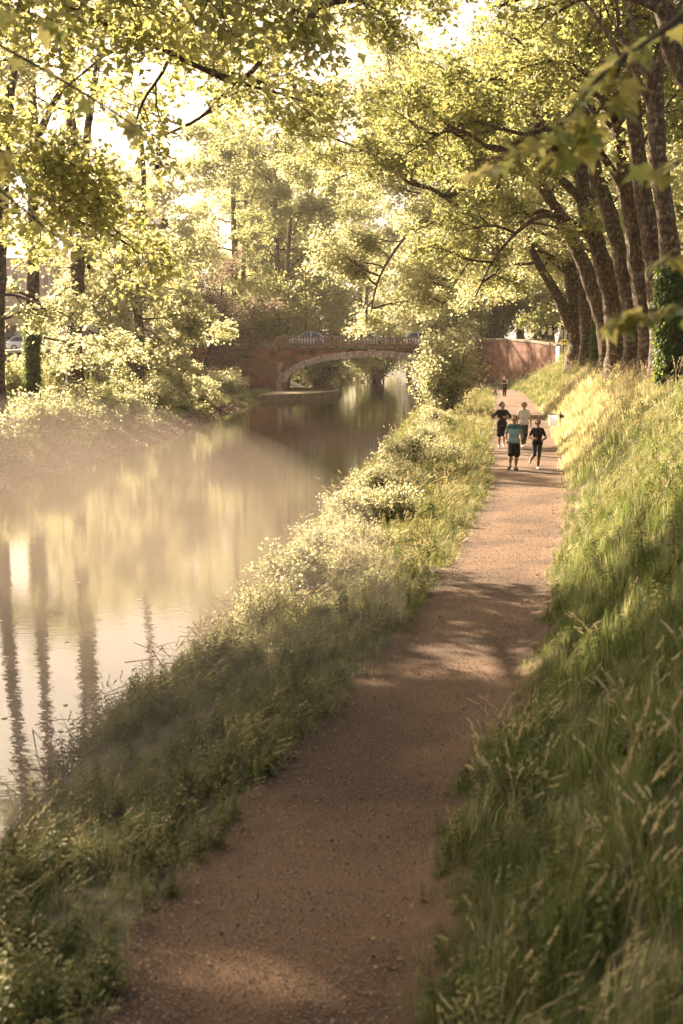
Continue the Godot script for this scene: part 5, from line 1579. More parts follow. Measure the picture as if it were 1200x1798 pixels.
func grasses() -> void:
	var lean := Vector2(0.35, 0.1)
	var tall := [tuft(30, 0.26, 0.16, 0.006, lean, 1).mesh(M.grass), tuft(30, 0.25, 0.16, 0.0065, lean * 0.6, 2).mesh(M.grass), tuft(26, 0.3, 0.15, 0.006, lean * 1.3, 3).mesh(M.grass)]
	var coarse := [tuft(28, 0.3, 0.26, 0.018, lean, 4).mesh(M.grass), tuft(28, 0.27, 0.26, 0.02, lean * 0.5, 5).mesh(M.grass)]
	var seed_ := [tuft(9, 0.48, 0.14, 0.006, lean * 1.5, 6, 0.1).mesh(M.straw), tuft(8, 0.52, 0.14, 0.006, lean * 1.1, 7, 0.11).mesh(M.straw)]
	var short := [tuft(22, 0.2, 0.14, 0.009, lean * 0.5, 8).mesh(M.grass), tuft(22, 0.16, 0.14, 0.009, Vector2.ZERO, 9).mesh(M.grass)]
	var weeds := [weed(0.34, 22, 0.085, 10).mesh(M.grass), weed(0.28, 16, 0.1, 11).mesh(M.grass), weed(0.42, 24, 0.075, 12).mesh(M.grass)]
	# area: which x range at a distance; then kinds with number per square metre
	rng.seed = 500
	var areas := [
		["bank_grass", "tall uncut grass on the slope right of the path", 0],
		["verge_grass", "grass and weeds between the path and the water", 1],
		["far_bank_grass", "thin grass on the slope of the far bank", 2],
		["bridge_grass", "short green grass by the wall and landing near the bridge", 3],
	]
	for ar in areas:
		var t := Node3D.new()
		t.name = ar[0]
		add_child(t, true)
		t.set_meta("kind", "stuff")
		t.set_meta("label", ar[1])
		var sets := {}
		var d0 := 5.5
		var d1 := 160.0 if ar[2] == 0 else 138.0
		if ar[2] == 2: d0 = 50.0
		if ar[2] == 3:
			d0 = 128.0; d1 = 163.0
		var d := d0
		while d < d1:
			var step := 0.5 if d < 30 else 1.0
			var x0 := 0.0
			var x1 := 0.0
			var dm := d + step * 0.5
			var fov := 0.262 * dm + 0.7
			match int(ar[2]):
				0:
					x0 = cv(PR, dm) - 0.02
					x1 = minf(crest(dm) + (5.0 if dm > 30 else 2.0), fov + 1.5)
				1:
					x0 = cv(WR, dm) - 0.1
					x1 = cv(PL, dm) + 0.02
				2:
					x0 = cv(WL, dm) - 9.0
					x1 = cv(WL, dm) - 1.2
				3:
					x0 = -16.0
					x1 = -5.5
			x0 = maxf(x0, -fov - 1.0)
			var w := maxf(0.0, x1 - x0)
			var per: float = [130.0 if dm < 14 else (85.0 if dm < 30 else (36.0 if dm < 70 else 15.0)), 105.0 if dm < 20 else (55.0 if dm < 45 else 18.0), 15.0, 16.0][ar[2]]
			var n := int(per * w * step)
			for k in n:
				var dd := d + rng.randf() * step
				var x := lerpf(x0, x1, rng.randf())
				var edge := 1.0
				var kind := "tall"
				var patch := nz.get_noise_2d(x * 22.0, dd * 22.0)
				var q := rng.randf()
				if ar[2] == 0:
					var e := x - cv(PR, dd) + 0.55 * nz.get_noise_2d(dd * 45.0, 7.0) + 0.25 * nz.get_noise_2d(dd * 160.0, 70.0) - 0.03
					if e < 0.0 and rng.randf() < 0.8: continue
					edge = clampf(0.35 + e * 0.7, 0.35, 1.0)
					kind = "short" if e < 0.25 and q < 0.6 else ("seed" if q < (0.015 if dd < 24 else 0.05) + 0.2 * maxf(patch, 0.0) + (0.13 if dd > 40 else 0.0) else ("weed" if q > 0.86 else "tall"))
				elif ar[2] == 1:
					var e := cv(PL, dd) - x + 0.4 * nz.get_noise_2d(dd * 38.0, 77.0) + 0.2 * nz.get_noise_2d(dd * 150.0, 170.0) + 0.05
					if e < 0.0 and rng.randf() < 0.8: continue
					edge = clampf(0.4 + e * 0.7, 0.4, 1.0)
					var wet := (x - cv(WR, dd))
					if wet < 0.5 and rng.randf() < 0.6: continue
					if patch < -0.28 and e > 0.7 and rng.randf() < 0.8: continue
					kind = "short" if e < 0.3 and q < 0.55 else ("seed" if q < 0.03 + 0.12 * maxf(patch - 0.1, 0.0) else ("weed" if q > 0.55 else "tall"))
				elif ar[2] == 2:
					kind = "weed" if q > 0.5 else "short"
					if patch < 0.0: continue
				else:
					kind = "short"
					if x < -13.0 and dd < 150: continue
				if dd > 38 and kind == "tall": kind = "coarse"
				var clump := nz.get_noise_2d(x * 75.0 + 500.0, dd * 75.0)
				var sc := rng.randf_range(0.7, 1.2) * lerpf(0.55, 1.0, edge) * clampf(0.92 + 0.35 * patch + 0.75 * clump, 0.35, 1.6)
				if dd > 38 and kind != "coarse": sc *= 1.25
				if dd > 70: sc *= 1.15
				var yaw := rng.randfn(0, 0.9)
				var s := {"tall": tall, "coarse": coarse, "seed": seed_, "short": short, "weed": weeds}
				var idx := rng.randi() % (s[kind] as Array).size()
				var key := kind + str(idx)
				if not sets.has(key):
					sets[key] = [kind, s[kind][idx], [], PackedColorArray()]
				sets[key][2].append(Transform3D(Basis(Vector3.UP, yaw).scaled(Vector3(sc, sc * rng.randf_range(0.85, 1.15), sc)), on(x, dd)))
				var v := rng.randf_range(0.75, 1.3) * (1.0 + 0.25 * patch - 0.3 * clump)
				var dry := clampf(rng.randfn(0.2, 0.2) - 0.25 * clump + (0.85 * smoothstep(36.0, 50.0, dd) * smoothstep(110.0, 80.0, dd) * (0.7 + patch) if ar[2] == 0 else 0.15), 0.0, 1.0)  # random dryness; the brightness of the sunlit bank is also put into it
				var c := Vector3(0.085, 0.135, 0.03).lerp(Vector3(0.6, 0.57, 0.43), dry) * v
				if kind == "seed": c = Vector3(0.46, 0.4, 0.25) * v
				if kind == "weed": c = Vector3(0.11, 0.14, 0.038).lerp(Vector3(0.4, 0.35, 0.16), dry) * v
				sets[key][3].append(Color(c.x, c.y, c.z))
			d += step
		var names := {"tall": "long_grass", "coarse": "long_grass", "seed": "seed_grass", "short": "short_grass", "weed": "weeds"}
		for key in sets:
			scatter(t, names[sets[key][0]], sets[key][1], sets[key][2], sets[key][3])
	# litter, chips and pebbles
	rng.seed = 520
	var chip := MB.new()
	chip.quad(V(-0.5, 0, -0.3), V(-0.2, 0.12, 0.4), V(0.5, 0.05, 0.35), V(0.3, 0.1, -0.4))
	var stone := MB.new()
	stone.tube(PackedVector3Array([V(0, -0.3, 0), V(0, 0.02, 0), V(0.05, 0.3, 0), V(0.05, 0.38, 0.02)]), PackedFloat32Array([0.35, 0.55, 0.35, 0.1]), 6)
	stone.smooth()
	var t2 := Node3D.new()
	t2.name = "path_gravel"
	add_child(t2, true)
	t2.set_meta("kind", "stuff")
	t2.set_meta("label", "chips, pebbles and dry bits strewn over the path")
	var xf := []
	var cc := PackedColorArray()
	var xs := []
	var cs := PackedColorArray()
	for k in 42000:
		var dd := 6.0 + 40.0 * pow(rng.randf(), 2.0)
		var x := lerpf(cv(PL, dd) - 0.15, cv(PR, dd) + 0.15, rng.randf())
		var p := V(x, 0.045, -dd)
		var b := Basis(Vector3(rng.randfn(), 3.0, rng.randfn()).normalized(), rng.randf() * TAU)
		var v := rng.randf_range(0.5, 1.6)
		if k % 5:
			xf.append(Transform3D(b.scaled(Vector3.ONE * rng.randf_range(0.006, 0.02)), p))
			cc.append(Color(0.19 * v, 0.125 * v, 0.08 * v))
		else:
			xs.append(Transform3D(b.scaled(Vector3.ONE * rng.randf_range(0.005, 0.016) * (2.2 if rng.randf() < 0.02 else 1.0)), p))
			cs.append(Color(0.24 * v, 0.19 * v, 0.14 * v))
	for k in 700:
		var dd := 7.0 + 45.0 * pow(rng.randf(), 1.5)
		var u := rng.randf()
		u = u if rng.randf() < 0.4 else (0.12 * u if rng.randf() < 0.5 else 1.0 - 0.14 * u)
		var v := rng.randf_range(0.5, 1.5)
		xf.append(Transform3D(Basis(Vector3(rng.randfn(0, 0.3), 1.0, rng.randfn(0, 0.3)).normalized(), rng.randf() * TAU).scaled(Vector3.ONE * rng.randf_range(0.018, 0.042)), V(lerpf(cv(PL, dd), cv(PR, dd), u), 0.05, -dd)))
		cc.append(Color(0.2 * v, 0.13 * v, 0.06 * v))
	scatter(t2, "wood_chips", chip.mesh(M.litter), xf, cc)
	scatter(t2, "pebbles", stone.mesh(M.litter), xs, cs)
	var t3 := Node3D.new()
	t3.name = "leaf_litter"
	add_child(t3, true)
	t3.set_meta("kind", "stuff")
	t3.set_meta("label", "dry brown leaves covering the slope of the far bank")
	xf = []
	cc = PackedColorArray()
	for k in 30000:
		var dd := 48.0 + 86.0 * rng.randf()
		var wl := cv(WL, dd)
		var x := wl + 0.1 - 7.0 * rng.randf()
		if x < -0.27 * dd: continue
		var b := Basis(Vector3(rng.randfn(), 2.0, rng.randfn()).normalized(), rng.randf() * TAU)
		xf.append(Transform3D(b.scaled(Vector3.ONE * rng.randf_range(0.07, 0.2)), on(x, dd) + V(0, 0.02, 0)))
		var v := rng.randf_range(0.5, 1.5)
		cc.append(Color(0.17 * v, 0.1 * v, 0.058 * v))
	scatter(t3, "dry_leaves", chip.mesh(M.litter), xf, cc)
	var t5 := Node3D.new()
	t5.name = "floating_leaves"
	add_child(t5, true)
	t5.set_meta("kind", "stuff")
	t5.set_meta("label", "fallen leaves and scum floating on the canal along the banks")
	xf = []
	cc = PackedColorArray()
	for k in 1500:
		var dd := 16.0 + 110.0 * pow(rng.randf(), 1.3)
		var a := cv(WL, dd)
		var b2 := cv(WR, dd)
		var q := rng.randf()
		var x := a + absf(rng.randfn(0, 0.5)) if q < 0.55 else (b2 - absf(rng.randfn(0, 0.5)) if q < 0.8 else lerpf(a, b2, rng.randf()))
		if absf(x) > 0.27 * dd: continue
		xf.append(Transform3D(Basis(Vector3.UP, rng.randf() * TAU).scaled(Vector3(1, 0.15, 1) * rng.randf_range(0.03, 0.1)), V(x, -0.994, -dd)))
		var v := rng.randf_range(0.6, 1.5)
		cc.append(Color(0.26 * v, 0.19 * v, 0.1 * v))
	scatter(t5, "floating_leaves", chip.mesh(M.litter), xf, cc)
	# broken reeds and sticks at the water's edge
	var t4 := Node3D.new()
	t4.name = "dead_twigs"
	add_child(t4, true)
	t4.set_meta("kind", "stuff")
	t4.set_meta("label", "dead twigs and broken stems lying along the near water's edge")
	var stick := MB.new()
	stick.tube(PackedVector3Array([V(-0.5, 0, 0), V(0.0, 0.05, 0.03), V(0.5, 0.02, -0.03)]), PackedFloat32Array([0.012, 0.009, 0.004]), 4)
	xf = []
	cc = PackedColorArray()
	for k in 900:
		var dd := 14.0 + 22.0 * rng.randf()
		var b := Basis(Vector3(rng.randfn(), rng.randfn() * 2.0, rng.randfn()).normalized(), rng.randf() * TAU)
		xf.append(Transform3D(b.scaled(Vector3.ONE * rng.randf_range(0.2, 0.7)), V(cv(WR, dd) + rng.randfn(0.25, 0.3), 0, -dd) + V(0, ground(cv(WR, dd) + 0.2, dd) + 0.05, 0)))
		var v := rng.randf_range(0.6, 1.5)
		cc.append(Color(0.22 * v, 0.15 * v, 0.1 * v))
	scatter(t4, "sticks", stick.mesh(M.litter), xf, cc)

func people() -> void:
	var runners := "people coming along the path"
	person("person in black sweatshirt and black shorts jogging, head turned aside", V(6.4, 0.04, -56.76), 0.06, 1.8,
		{"kl": V(-0.11, 0.5, 0.08), "al": V(-0.11, 0.085, 0.04), "tl": V(-0.13, 0.045, 0.2), "kr": V(0.1, 0.5, 0.06), "ar": V(0.11, 0.16, -0.22), "tr": V(0.13, 0.05, -0.1),
		"el": V(-0.34, 1.2, -0.08), "wl": V(-0.2, 1.13, 0.17), "er": V(0.34, 1.2, -0.06), "wr": V(0.1, 1.2, 0.2), "look": 0.7, "curl": 1.3},
		{"skin": M.skin, "hair": M.hair_dark, "hair_size": 0.014, "top": M.black_cloth, "top_name": "sweatshirt", "sleeve": 1.45, "hem": 0.88, "bottom": M.black_cloth, "legs": 0.95, "loose": 0.05, "shoe": M.white_cloth, "group": runners})
	person("person in white shirt and grey trousers walking with arms down", V(7.36, 0.04, -57.45), 0.02, 1.76,
		{"kl": V(-0.08, 0.5, 0.12), "al": V(-0.06, 0.09, 0.16), "tl": V(-0.07, 0.03, 0.32), "kr": V(0.08, 0.5, 0.05), "ar": V(0.06, 0.14, -0.22), "tr": V(0.07, 0.03, -0.1),
		"el": V(-0.27, 1.15, -0.04), "wl": V(-0.27, 0.9, 0.06), "er": V(0.26, 1.15, -0.06), "wr": V(0.28, 0.9, 0.04), "look": 0.12, "curl": 0.7},
		{"skin": M.skin, "hair": M.hair_light, "hair_size": 0.008, "glasses": true, "top": M.white_cloth, "sleeve": 0.7, "hem": 0.88, "bottom": M.grey_cloth, "legs_name": "trousers", "legs": 1.95, "loose": 0.022, "shoe": M.white_cloth, "group": runners})
	person("person in pale teal T-shirt and dark shorts striding in front", V(5.55, 0.04, -45.76), 0.03, 1.76,
		{"kl": V(-0.11, 0.52, 0.16), "al": V(-0.13, 0.16, 0.1), "tl": V(-0.2, 0.05, 0.2), "kr": V(0.09, 0.49, 0.04), "ar": V(0.07, 0.09, -0.02), "tr": V(0.1, 0.035, 0.15),
		"el": V(-0.25, 1.16, -0.08), "wl": V(-0.25, 0.97, 0.08), "er": V(0.25, 1.15, -0.05), "wr": V(0.25, 1.08, 0.18), "look": 0.0, "curl": 1.4, "lean": V(0, 0, 0.04)},
		{"skin": M.tan, "hair": M.hair_dark, "top": M.teal_cloth, "yoke": M.teal_dark, "sleeve": 0.72, "hem": 0.87, "bottom": M.black_cloth, "legs": 0.92, "loose": 0.055, "shoe": M.black_cloth, "sole": M.black_cloth, "group": runners})
	person("person in black T-shirt and dark leggings running, one foot kicked up behind", V(6.37, 0.04, -46.2), -0.05, 1.6,
		{"kl": V(-0.1, 0.53, 0.1), "al": V(-0.19, 0.33, -0.3), "tl": V(-0.23, 0.19, -0.28), "kr": V(0.06, 0.5, 0.06), "ar": V(0.03, 0.09, 0.0), "tr": V(0.06, 0.035, 0.16),
		"el": V(-0.28, 1.14, -0.1), "wl": V(-0.12, 1.1, 0.17), "er": V(0.3, 1.12, -0.08), "wr": V(0.19, 1.06, 0.17), "look": 0.1, "curl": 1.4, "slim": 0.93, "shl": V(-0.165, 1.42, 0), "shr": V(0.165, 1.42, 0)},
		{"skin": M.tan, "hair": M.hair_dark, "glasses": true, "top": M.black_cloth, "sleeve": 0.62, "hem": 0.86, "bottom": M.navy_cloth, "legs_name": "leggings", "legs": 1.85, "loose": 0.0, "shoe": M.white_cloth, "group": runners})
	var w := person("person in black standing far down the path with arms folded beside a dog", V(14.2, 0.04, -124.3), 0.0, 1.72,
		{"kl": V(-0.09, 0.5, 0.04), "al": V(-0.08, 0.09, 0.0), "tl": V(-0.1, 0.03, 0.16), "kr": V(0.09, 0.5, 0.1), "ar": V(0.06, 0.1, 0.12), "tr": V(0.08, 0.03, 0.27),
		"el": V(-0.27, 1.17, 0.02), "wl": V(-0.04, 1.2, 0.2), "er": V(0.27, 1.16, 0.02), "wr": V(0.02, 1.15, 0.21), "look": -0.2},
		{"skin": M.skin, "hair": M.hair_light, "top": M.black_cloth, "sleeve": 0.6, "hem": 0.9, "bottom": M.black_cloth, "legs_name": "trousers", "legs": 1.95, "loose": 0.025, "shoe": M.black_cloth})
	part("shawl", body_mesh([[V(0.1, 1.47, 0.02), V(0.2, 1.4, 0.05), 0.07, 0.08], [V(0.2, 1.4, 0.06), V(0.2, 1.18, 0.13), 0.07, 0.05]], 0.014, 0.03).mesh(M.white_cloth), w)
	# the dog
	var dg := thing("dog", "black dog sitting beside the path next to the dog walker", "dog", V(13.32, ground(13.32, 124.0) + 0.02, -124.0), 0.35)
	var db := [[V(0, 0.2, -0.24), V(0, 0.48, 0.06), 0.15, 0.12], [V(0, 0.48, 0.06), V(0, 0.42, 0.12), 0.12, 0.11], [V(0, 0.5, 0.08), V(0, 0.66, 0.14), 0.085, 0.075], [V(0, 0.69, 0.15), V(0, 0.68, 0.22), 0.085, 0.07], [V(0, 0.66, 0.22), V(0, 0.63, 0.34), 0.05, 0.035],
		[V(0, 0.12, -0.3), V(0.1, 0.05, -0.5), 0.035, 0.018]]
	for s in [-1.0, 1.0]:
		db.append_array([[V(0.09 * s, 0.42, 0.12), V(0.085 * s, 0.22, 0.16), 0.055, 0.038], [V(0.085 * s, 0.22, 0.16), V(0.085 * s, 0.05, 0.15), 0.035, 0.03], [V(0.085 * s, 0.03, 0.15), V(0.085 * s, 0.025, 0.22), 0.034, 0.028],
			[V(0.1 * s, 0.24, -0.2), V(0.15 * s, 0.22, 0.02), 0.1, 0.06], [V(0.15 * s, 0.22, 0.02), V(0.14 * s, 0.09, -0.16), 0.055, 0.035], [V(0.14 * s, 0.08, -0.16), V(0.14 * s, 0.03, 0.0), 0.035, 0.032], [V(0.07 * s, 0.75, 0.13), V(0.1 * s, 0.66, 0.16), 0.03, 0.02]])
	part("body", body_mesh(db, 0.014, 0.04).mesh(M.black_cloth), dg)
	part("collar", body_mesh([[V(-0.06, 0.58, 0.11), V(0.06, 0.58, 0.11), 0.062, 0.062]], 0.014, 0.01, [[V(0, 0.61, 0.11), V(0, 0.9, 0.4)], [V(0, 0.575, 0.11), V(0, -0.9, -0.4)]]).mesh(M.red_glass), dg)

func street_things() -> void:
	# litter bag on its stand beside the path
	var bp := on(9.95, 67.0)
	var t := thing("litter_bag_stand", "white litter bag hanging from a dark ring stand beside the path", "litter bin", bp)
	var pb := MB.new()
	pb.tube(PackedVector3Array([V(0.34, -0.1, 0), V(0.34, 1.02, 0), V(0.34, 1.06, 0)]), PackedFloat32Array([0.03, 0.03, 0.01]), 8)
	part("post", pb.mesh(M.dark_iron), t)
	var rp := PackedVector3Array()
	for k in 19:
		rp.append(V(0.2 * cos(TAU * k / 18.0), 0.92, 0.17 * sin(TAU * k / 18.0)))
	var rr := PackedFloat32Array()
	rr.resize(19); rr.fill(0.014)
	var rb := MB.new()
	rb.tube(rp, rr, 6, false)
	rb.box(V(0.27, 0.92, 0), V(0.14, 0.03, 0.03))
	rb.n.clear()
	part("ring", rb.mesh(M.dark_iron), t)
	var lid := MB.new()
	lid.bbox(Transform3D(Basis(Vector3(0, 0, 1), -0.6), V(0.4, 0.86, 0)), V(0.22, 0.16, 0.2))
	part("lid", lid.mesh(M.dark_iron), t)
	var bag := MB.new()
	var prev := []
	for k in 8:
		var y := 0.915 - k * 0.078
		var row := []
		for s in 20:
			var a := TAU * s / 20.0
			var r := 1.0 + 0.05 * sin(a * 7.0 + k * 0.6) + 0.04 * sin(k * 0.9) - (0.0 if k < 7 else 0.35)
			row.append(V(0.19 * r * cos(a), y + 0.008 * sin(a * 5.0), 0.16 * r * sin(a)))
		if prev.size():
			for s in 20:
				bag.quad(prev[s], row[s], row[(s + 1) % 20], prev[(s + 1) % 20])
		prev = row
	for s in range(1, 19):
		bag.tri(prev[0], prev[s], prev[s + 1])
	weld(bag)
	bag.smooth()
	part("bag", bag.mesh(M.bag), t)
	# signs at the end of the wing wall
	var s1 := thing("road_sign", "back of a round pale road sign on a dark post by the wall end", "road sign", on(20.45, 132.0))
	var base := s1.position.y
	var sb := MB.new()
	sb.tube(PackedVector3Array([V(0, -0.2, 0), V(0, 6.1 - base, 0)]), PackedFloat32Array([0.05, 0.05]), 8)
	part("post", sb.mesh(M.dark_iron), s1)
	part("disc", _disc(0.36, 0.05, 28).mesh(mat(0.62, 0.6, 0.56, 0.5)), s1, V(0, 5.6 - base, -0.08))
	var s2 := thing("road_sign", "small rectangular cream road sign left of the round one", "road sign", on(20.6, 141.5))
	var b2 := s2.position.y
	sb = MB.new()
	sb.tube(PackedVector3Array([V(0, -0.2, 0), V(0, 6.3 - b2, 0)]), PackedFloat32Array([0.045, 0.045]), 8)
	part("post", sb.mesh(M.dark_iron), s2)
	sb = MB.new()
	sb.chamfer(Transform3D(Basis(Vector3.RIGHT, PI / 2), V(0, 5.9 - b2, 0.08)), V(0.34, 0.04, 0.66), 0.015)
	part("plate", sb.mesh(mat(0.6, 0.5, 0.38, 0.5)), s2)
	# rider with bicycle beyond the wall end
	var rp3 := V(21.6, ground(21.6, 138.0) + 0.02, -138.0)
	var by := thing("bicycle", "dark bicycle under the rider in the yellow vest", "bicycle", rp3, 1.1)
	for x in [-0.52, 0.52]:
		var ring := PackedVector3Array()
		for k in 25:
			ring.append(V(x + 0.33 * cos(TAU * k / 24.0), 0.34 + 0.33 * sin(TAU * k / 24.0), 0))
		var rad := PackedFloat32Array()
		rad.resize(25); rad.fill(0.02)
		var wb := MB.new()
		wb.tube(ring, rad, 6, false)
		var wh := part("wheel", wb.mesh(M.rubber), by)
		var sp := MB.new()
		for k in 10:
			var a := TAU * k / 10.0
			sp.tube(PackedVector3Array([V(x, 0.34, 0), V(x + 0.32 * cos(a), 0.34 + 0.32 * sin(a), 0)]), PackedFloat32Array([0.004, 0.004]), 3, false)
		part("spokes", sp.mesh(M.chrome), wh, Vector3.ZERO, "stuff")
	var fr := MB.new()
	var J := {"b": V(-0.08, 0.3, 0), "s": V(-0.2, 0.82, 0), "h": V(0.36, 0.82, 0), "r": V(-0.52, 0.34, 0), "f": V(0.52, 0.34, 0), "t": V(0.32, 0.98, 0)}
	for e in [["b", "s"], ["s", "h"], ["b", "h"], ["r", "s"], ["r", "b"], ["f", "t"]]:
		fr.tube(PackedVector3Array([J[e[0]], J[e[1]]]), PackedFloat32Array([0.018, 0.018]), 6)
	part("frame", fr.mesh(M.car_dark), by)
	var hb := MB.new()
	hb.tube(PackedVector3Array([V(0.28, 1.0, -0.28), V(0.34, 1.0, 0), V(0.28, 1.0, 0.28)]), PackedFloat32Array([0.015, 0.015, 0.015]), 6)
	part("handlebar", hb.mesh(M.dark_iron), by)
	var sa := MB.new()
	sa.tube(PackedVector3Array([V(-0.34, 0.95, 0), V(-0.22, 0.95, 0), V(-0.05, 0.94, 0)]), PackedFloat32Array([0.06, 0.07, 0.025]), 8)
	part("saddle", sa.mesh(M.rubber), by)
	var rd := person("person in bright yellow vest and white helmet on a bicycle by the wall end", rp3 + V(-0.1, 0.0, 0.16), 1.1 + PI / 2, 1.75,
		{"hipl": V(-0.095, 1.0, 0), "hipr": V(0.095, 1.0, 0), "kl": V(-0.14, 0.66, 0.3), "al": V(-0.13, 0.3, 0.12), "tl": V(-0.13, 0.24, 0.26), "kr": V(0.14, 0.78, 0.34), "ar": V(0.13, 0.5, 0.22), "tr": V(0.13, 0.46, 0.36),
		"el": V(-0.28, 1.2, 0.3), "wl": V(-0.24, 1.05, 0.5), "er": V(0.28, 1.2, 0.3), "wr": V(0.24, 1.05, 0.5), "lean": V(0, 0, 0.2), "look": 0.0},
		{"skin": M.skin, "hair": M.hair_dark, "top": M.hivis, "top_name": "vest", "sleeve": 0.4, "hem": 0.95, "bottom": M.black_cloth, "legs_name": "trousers", "legs": 1.95, "loose": 0.02, "shoe": M.black_cloth})
	part("helmet", body_mesh([[V(0, 1.7, 0.2), V(0, 1.7, 0.28), 0.125, 0.12]], 0.012, 0.02, [[V(0, 1.68, 0.24), V(0, -1, 0)]]).mesh(mat(0.75, 0.74, 0.7, 0.4)), rd)
	var pk := MB.new()
	pk.bbox(Transform3D(Basis(), V(0, 1.3, 0.0)), V(0.16, 0.22, 0.05))
	part("back_patch", pk.mesh(M.black_cloth), rd)
	# street lamps and a pole
	for q in [[V(17.3, 4.4, -177.5), 7.8, "dark street lamp rising behind the bridge's right end"], [V(-4.45, 4.75, -178.5), 13.0, "tall grey lamp post behind the bridge above the first car"]]:
		var l := thing("street_lamp", q[2], "street lamp", q[0])
		var lb := MB.new()
		var hh: float = q[1]
		lb.tube(PackedVector3Array([V(0, -3.0, 0), V(0, 0.9, 0), V(0, 1.0, 0), V(0, hh * 0.95, 0), V(0.25, hh, 0), V(0.8, hh + 0.1, 0)]), PackedFloat32Array([0.16, 0.14, 0.08, 0.07, 0.05, 0.04]), 8)
		part("post", lb.mesh(M.dark_iron), l)
		var hd := MB.new()
		hd.chamfer(Transform3D(Basis(), V(1.0, hh + 0.1, 0)), V(0.7, 0.12, 0.26), 0.04)
		part("lamp_head", hd.mesh(M.dark_iron), l)
	# cars
	car("pale blue-white saloon crossing the bridge, first from the left", V(-4.0, 4.76, -168.4), PI, M.car_white)
	car("silver-white hatchback crossing the bridge above the keystone", V(3.4, 4.76, -168.2), 0.0, M.car_silver)
	car("light car at the right of the bridge, half hidden by leaves", V(9.4, 4.76, -168.2), 0.0, M.car_white)
	car("white car parked before the shops on the far bank", on(-30.6, 140) + V(0, 0.07, 0), 0.1, M.car_white, "parked")
	car("dark car parked beside the pale house, left of two", on(-27.4, 146.5) + V(0, 0.07, 0), 0.2, M.car_dark, "parked")
	car("dark car parked beside the pale house, right of two", on(-24.0, 150) + V(0, 0.07, 0), PI + 0.2, M.car_dark, "parked")
	var tg := thing("green_sign", "small bright green notice hung on the far bank's bush", "notice", on(-14.6, 104) + V(0.1, 0, 0.9))
	var gb := MB.new()
	gb.tube(PackedVector3Array([V(0, -0.1, 0), V(0, 3.1, 0)]), PackedFloat32Array([0.03, 0.03]), 6)
	part("post", gb.mesh(M.dark_iron), tg)
	gb = MB.new()
	gb.box(V(0, 2.95, 0.045), V(0.5, 0.32, 0.03))
	part("board", gb.mesh(M.tag_green), tg)

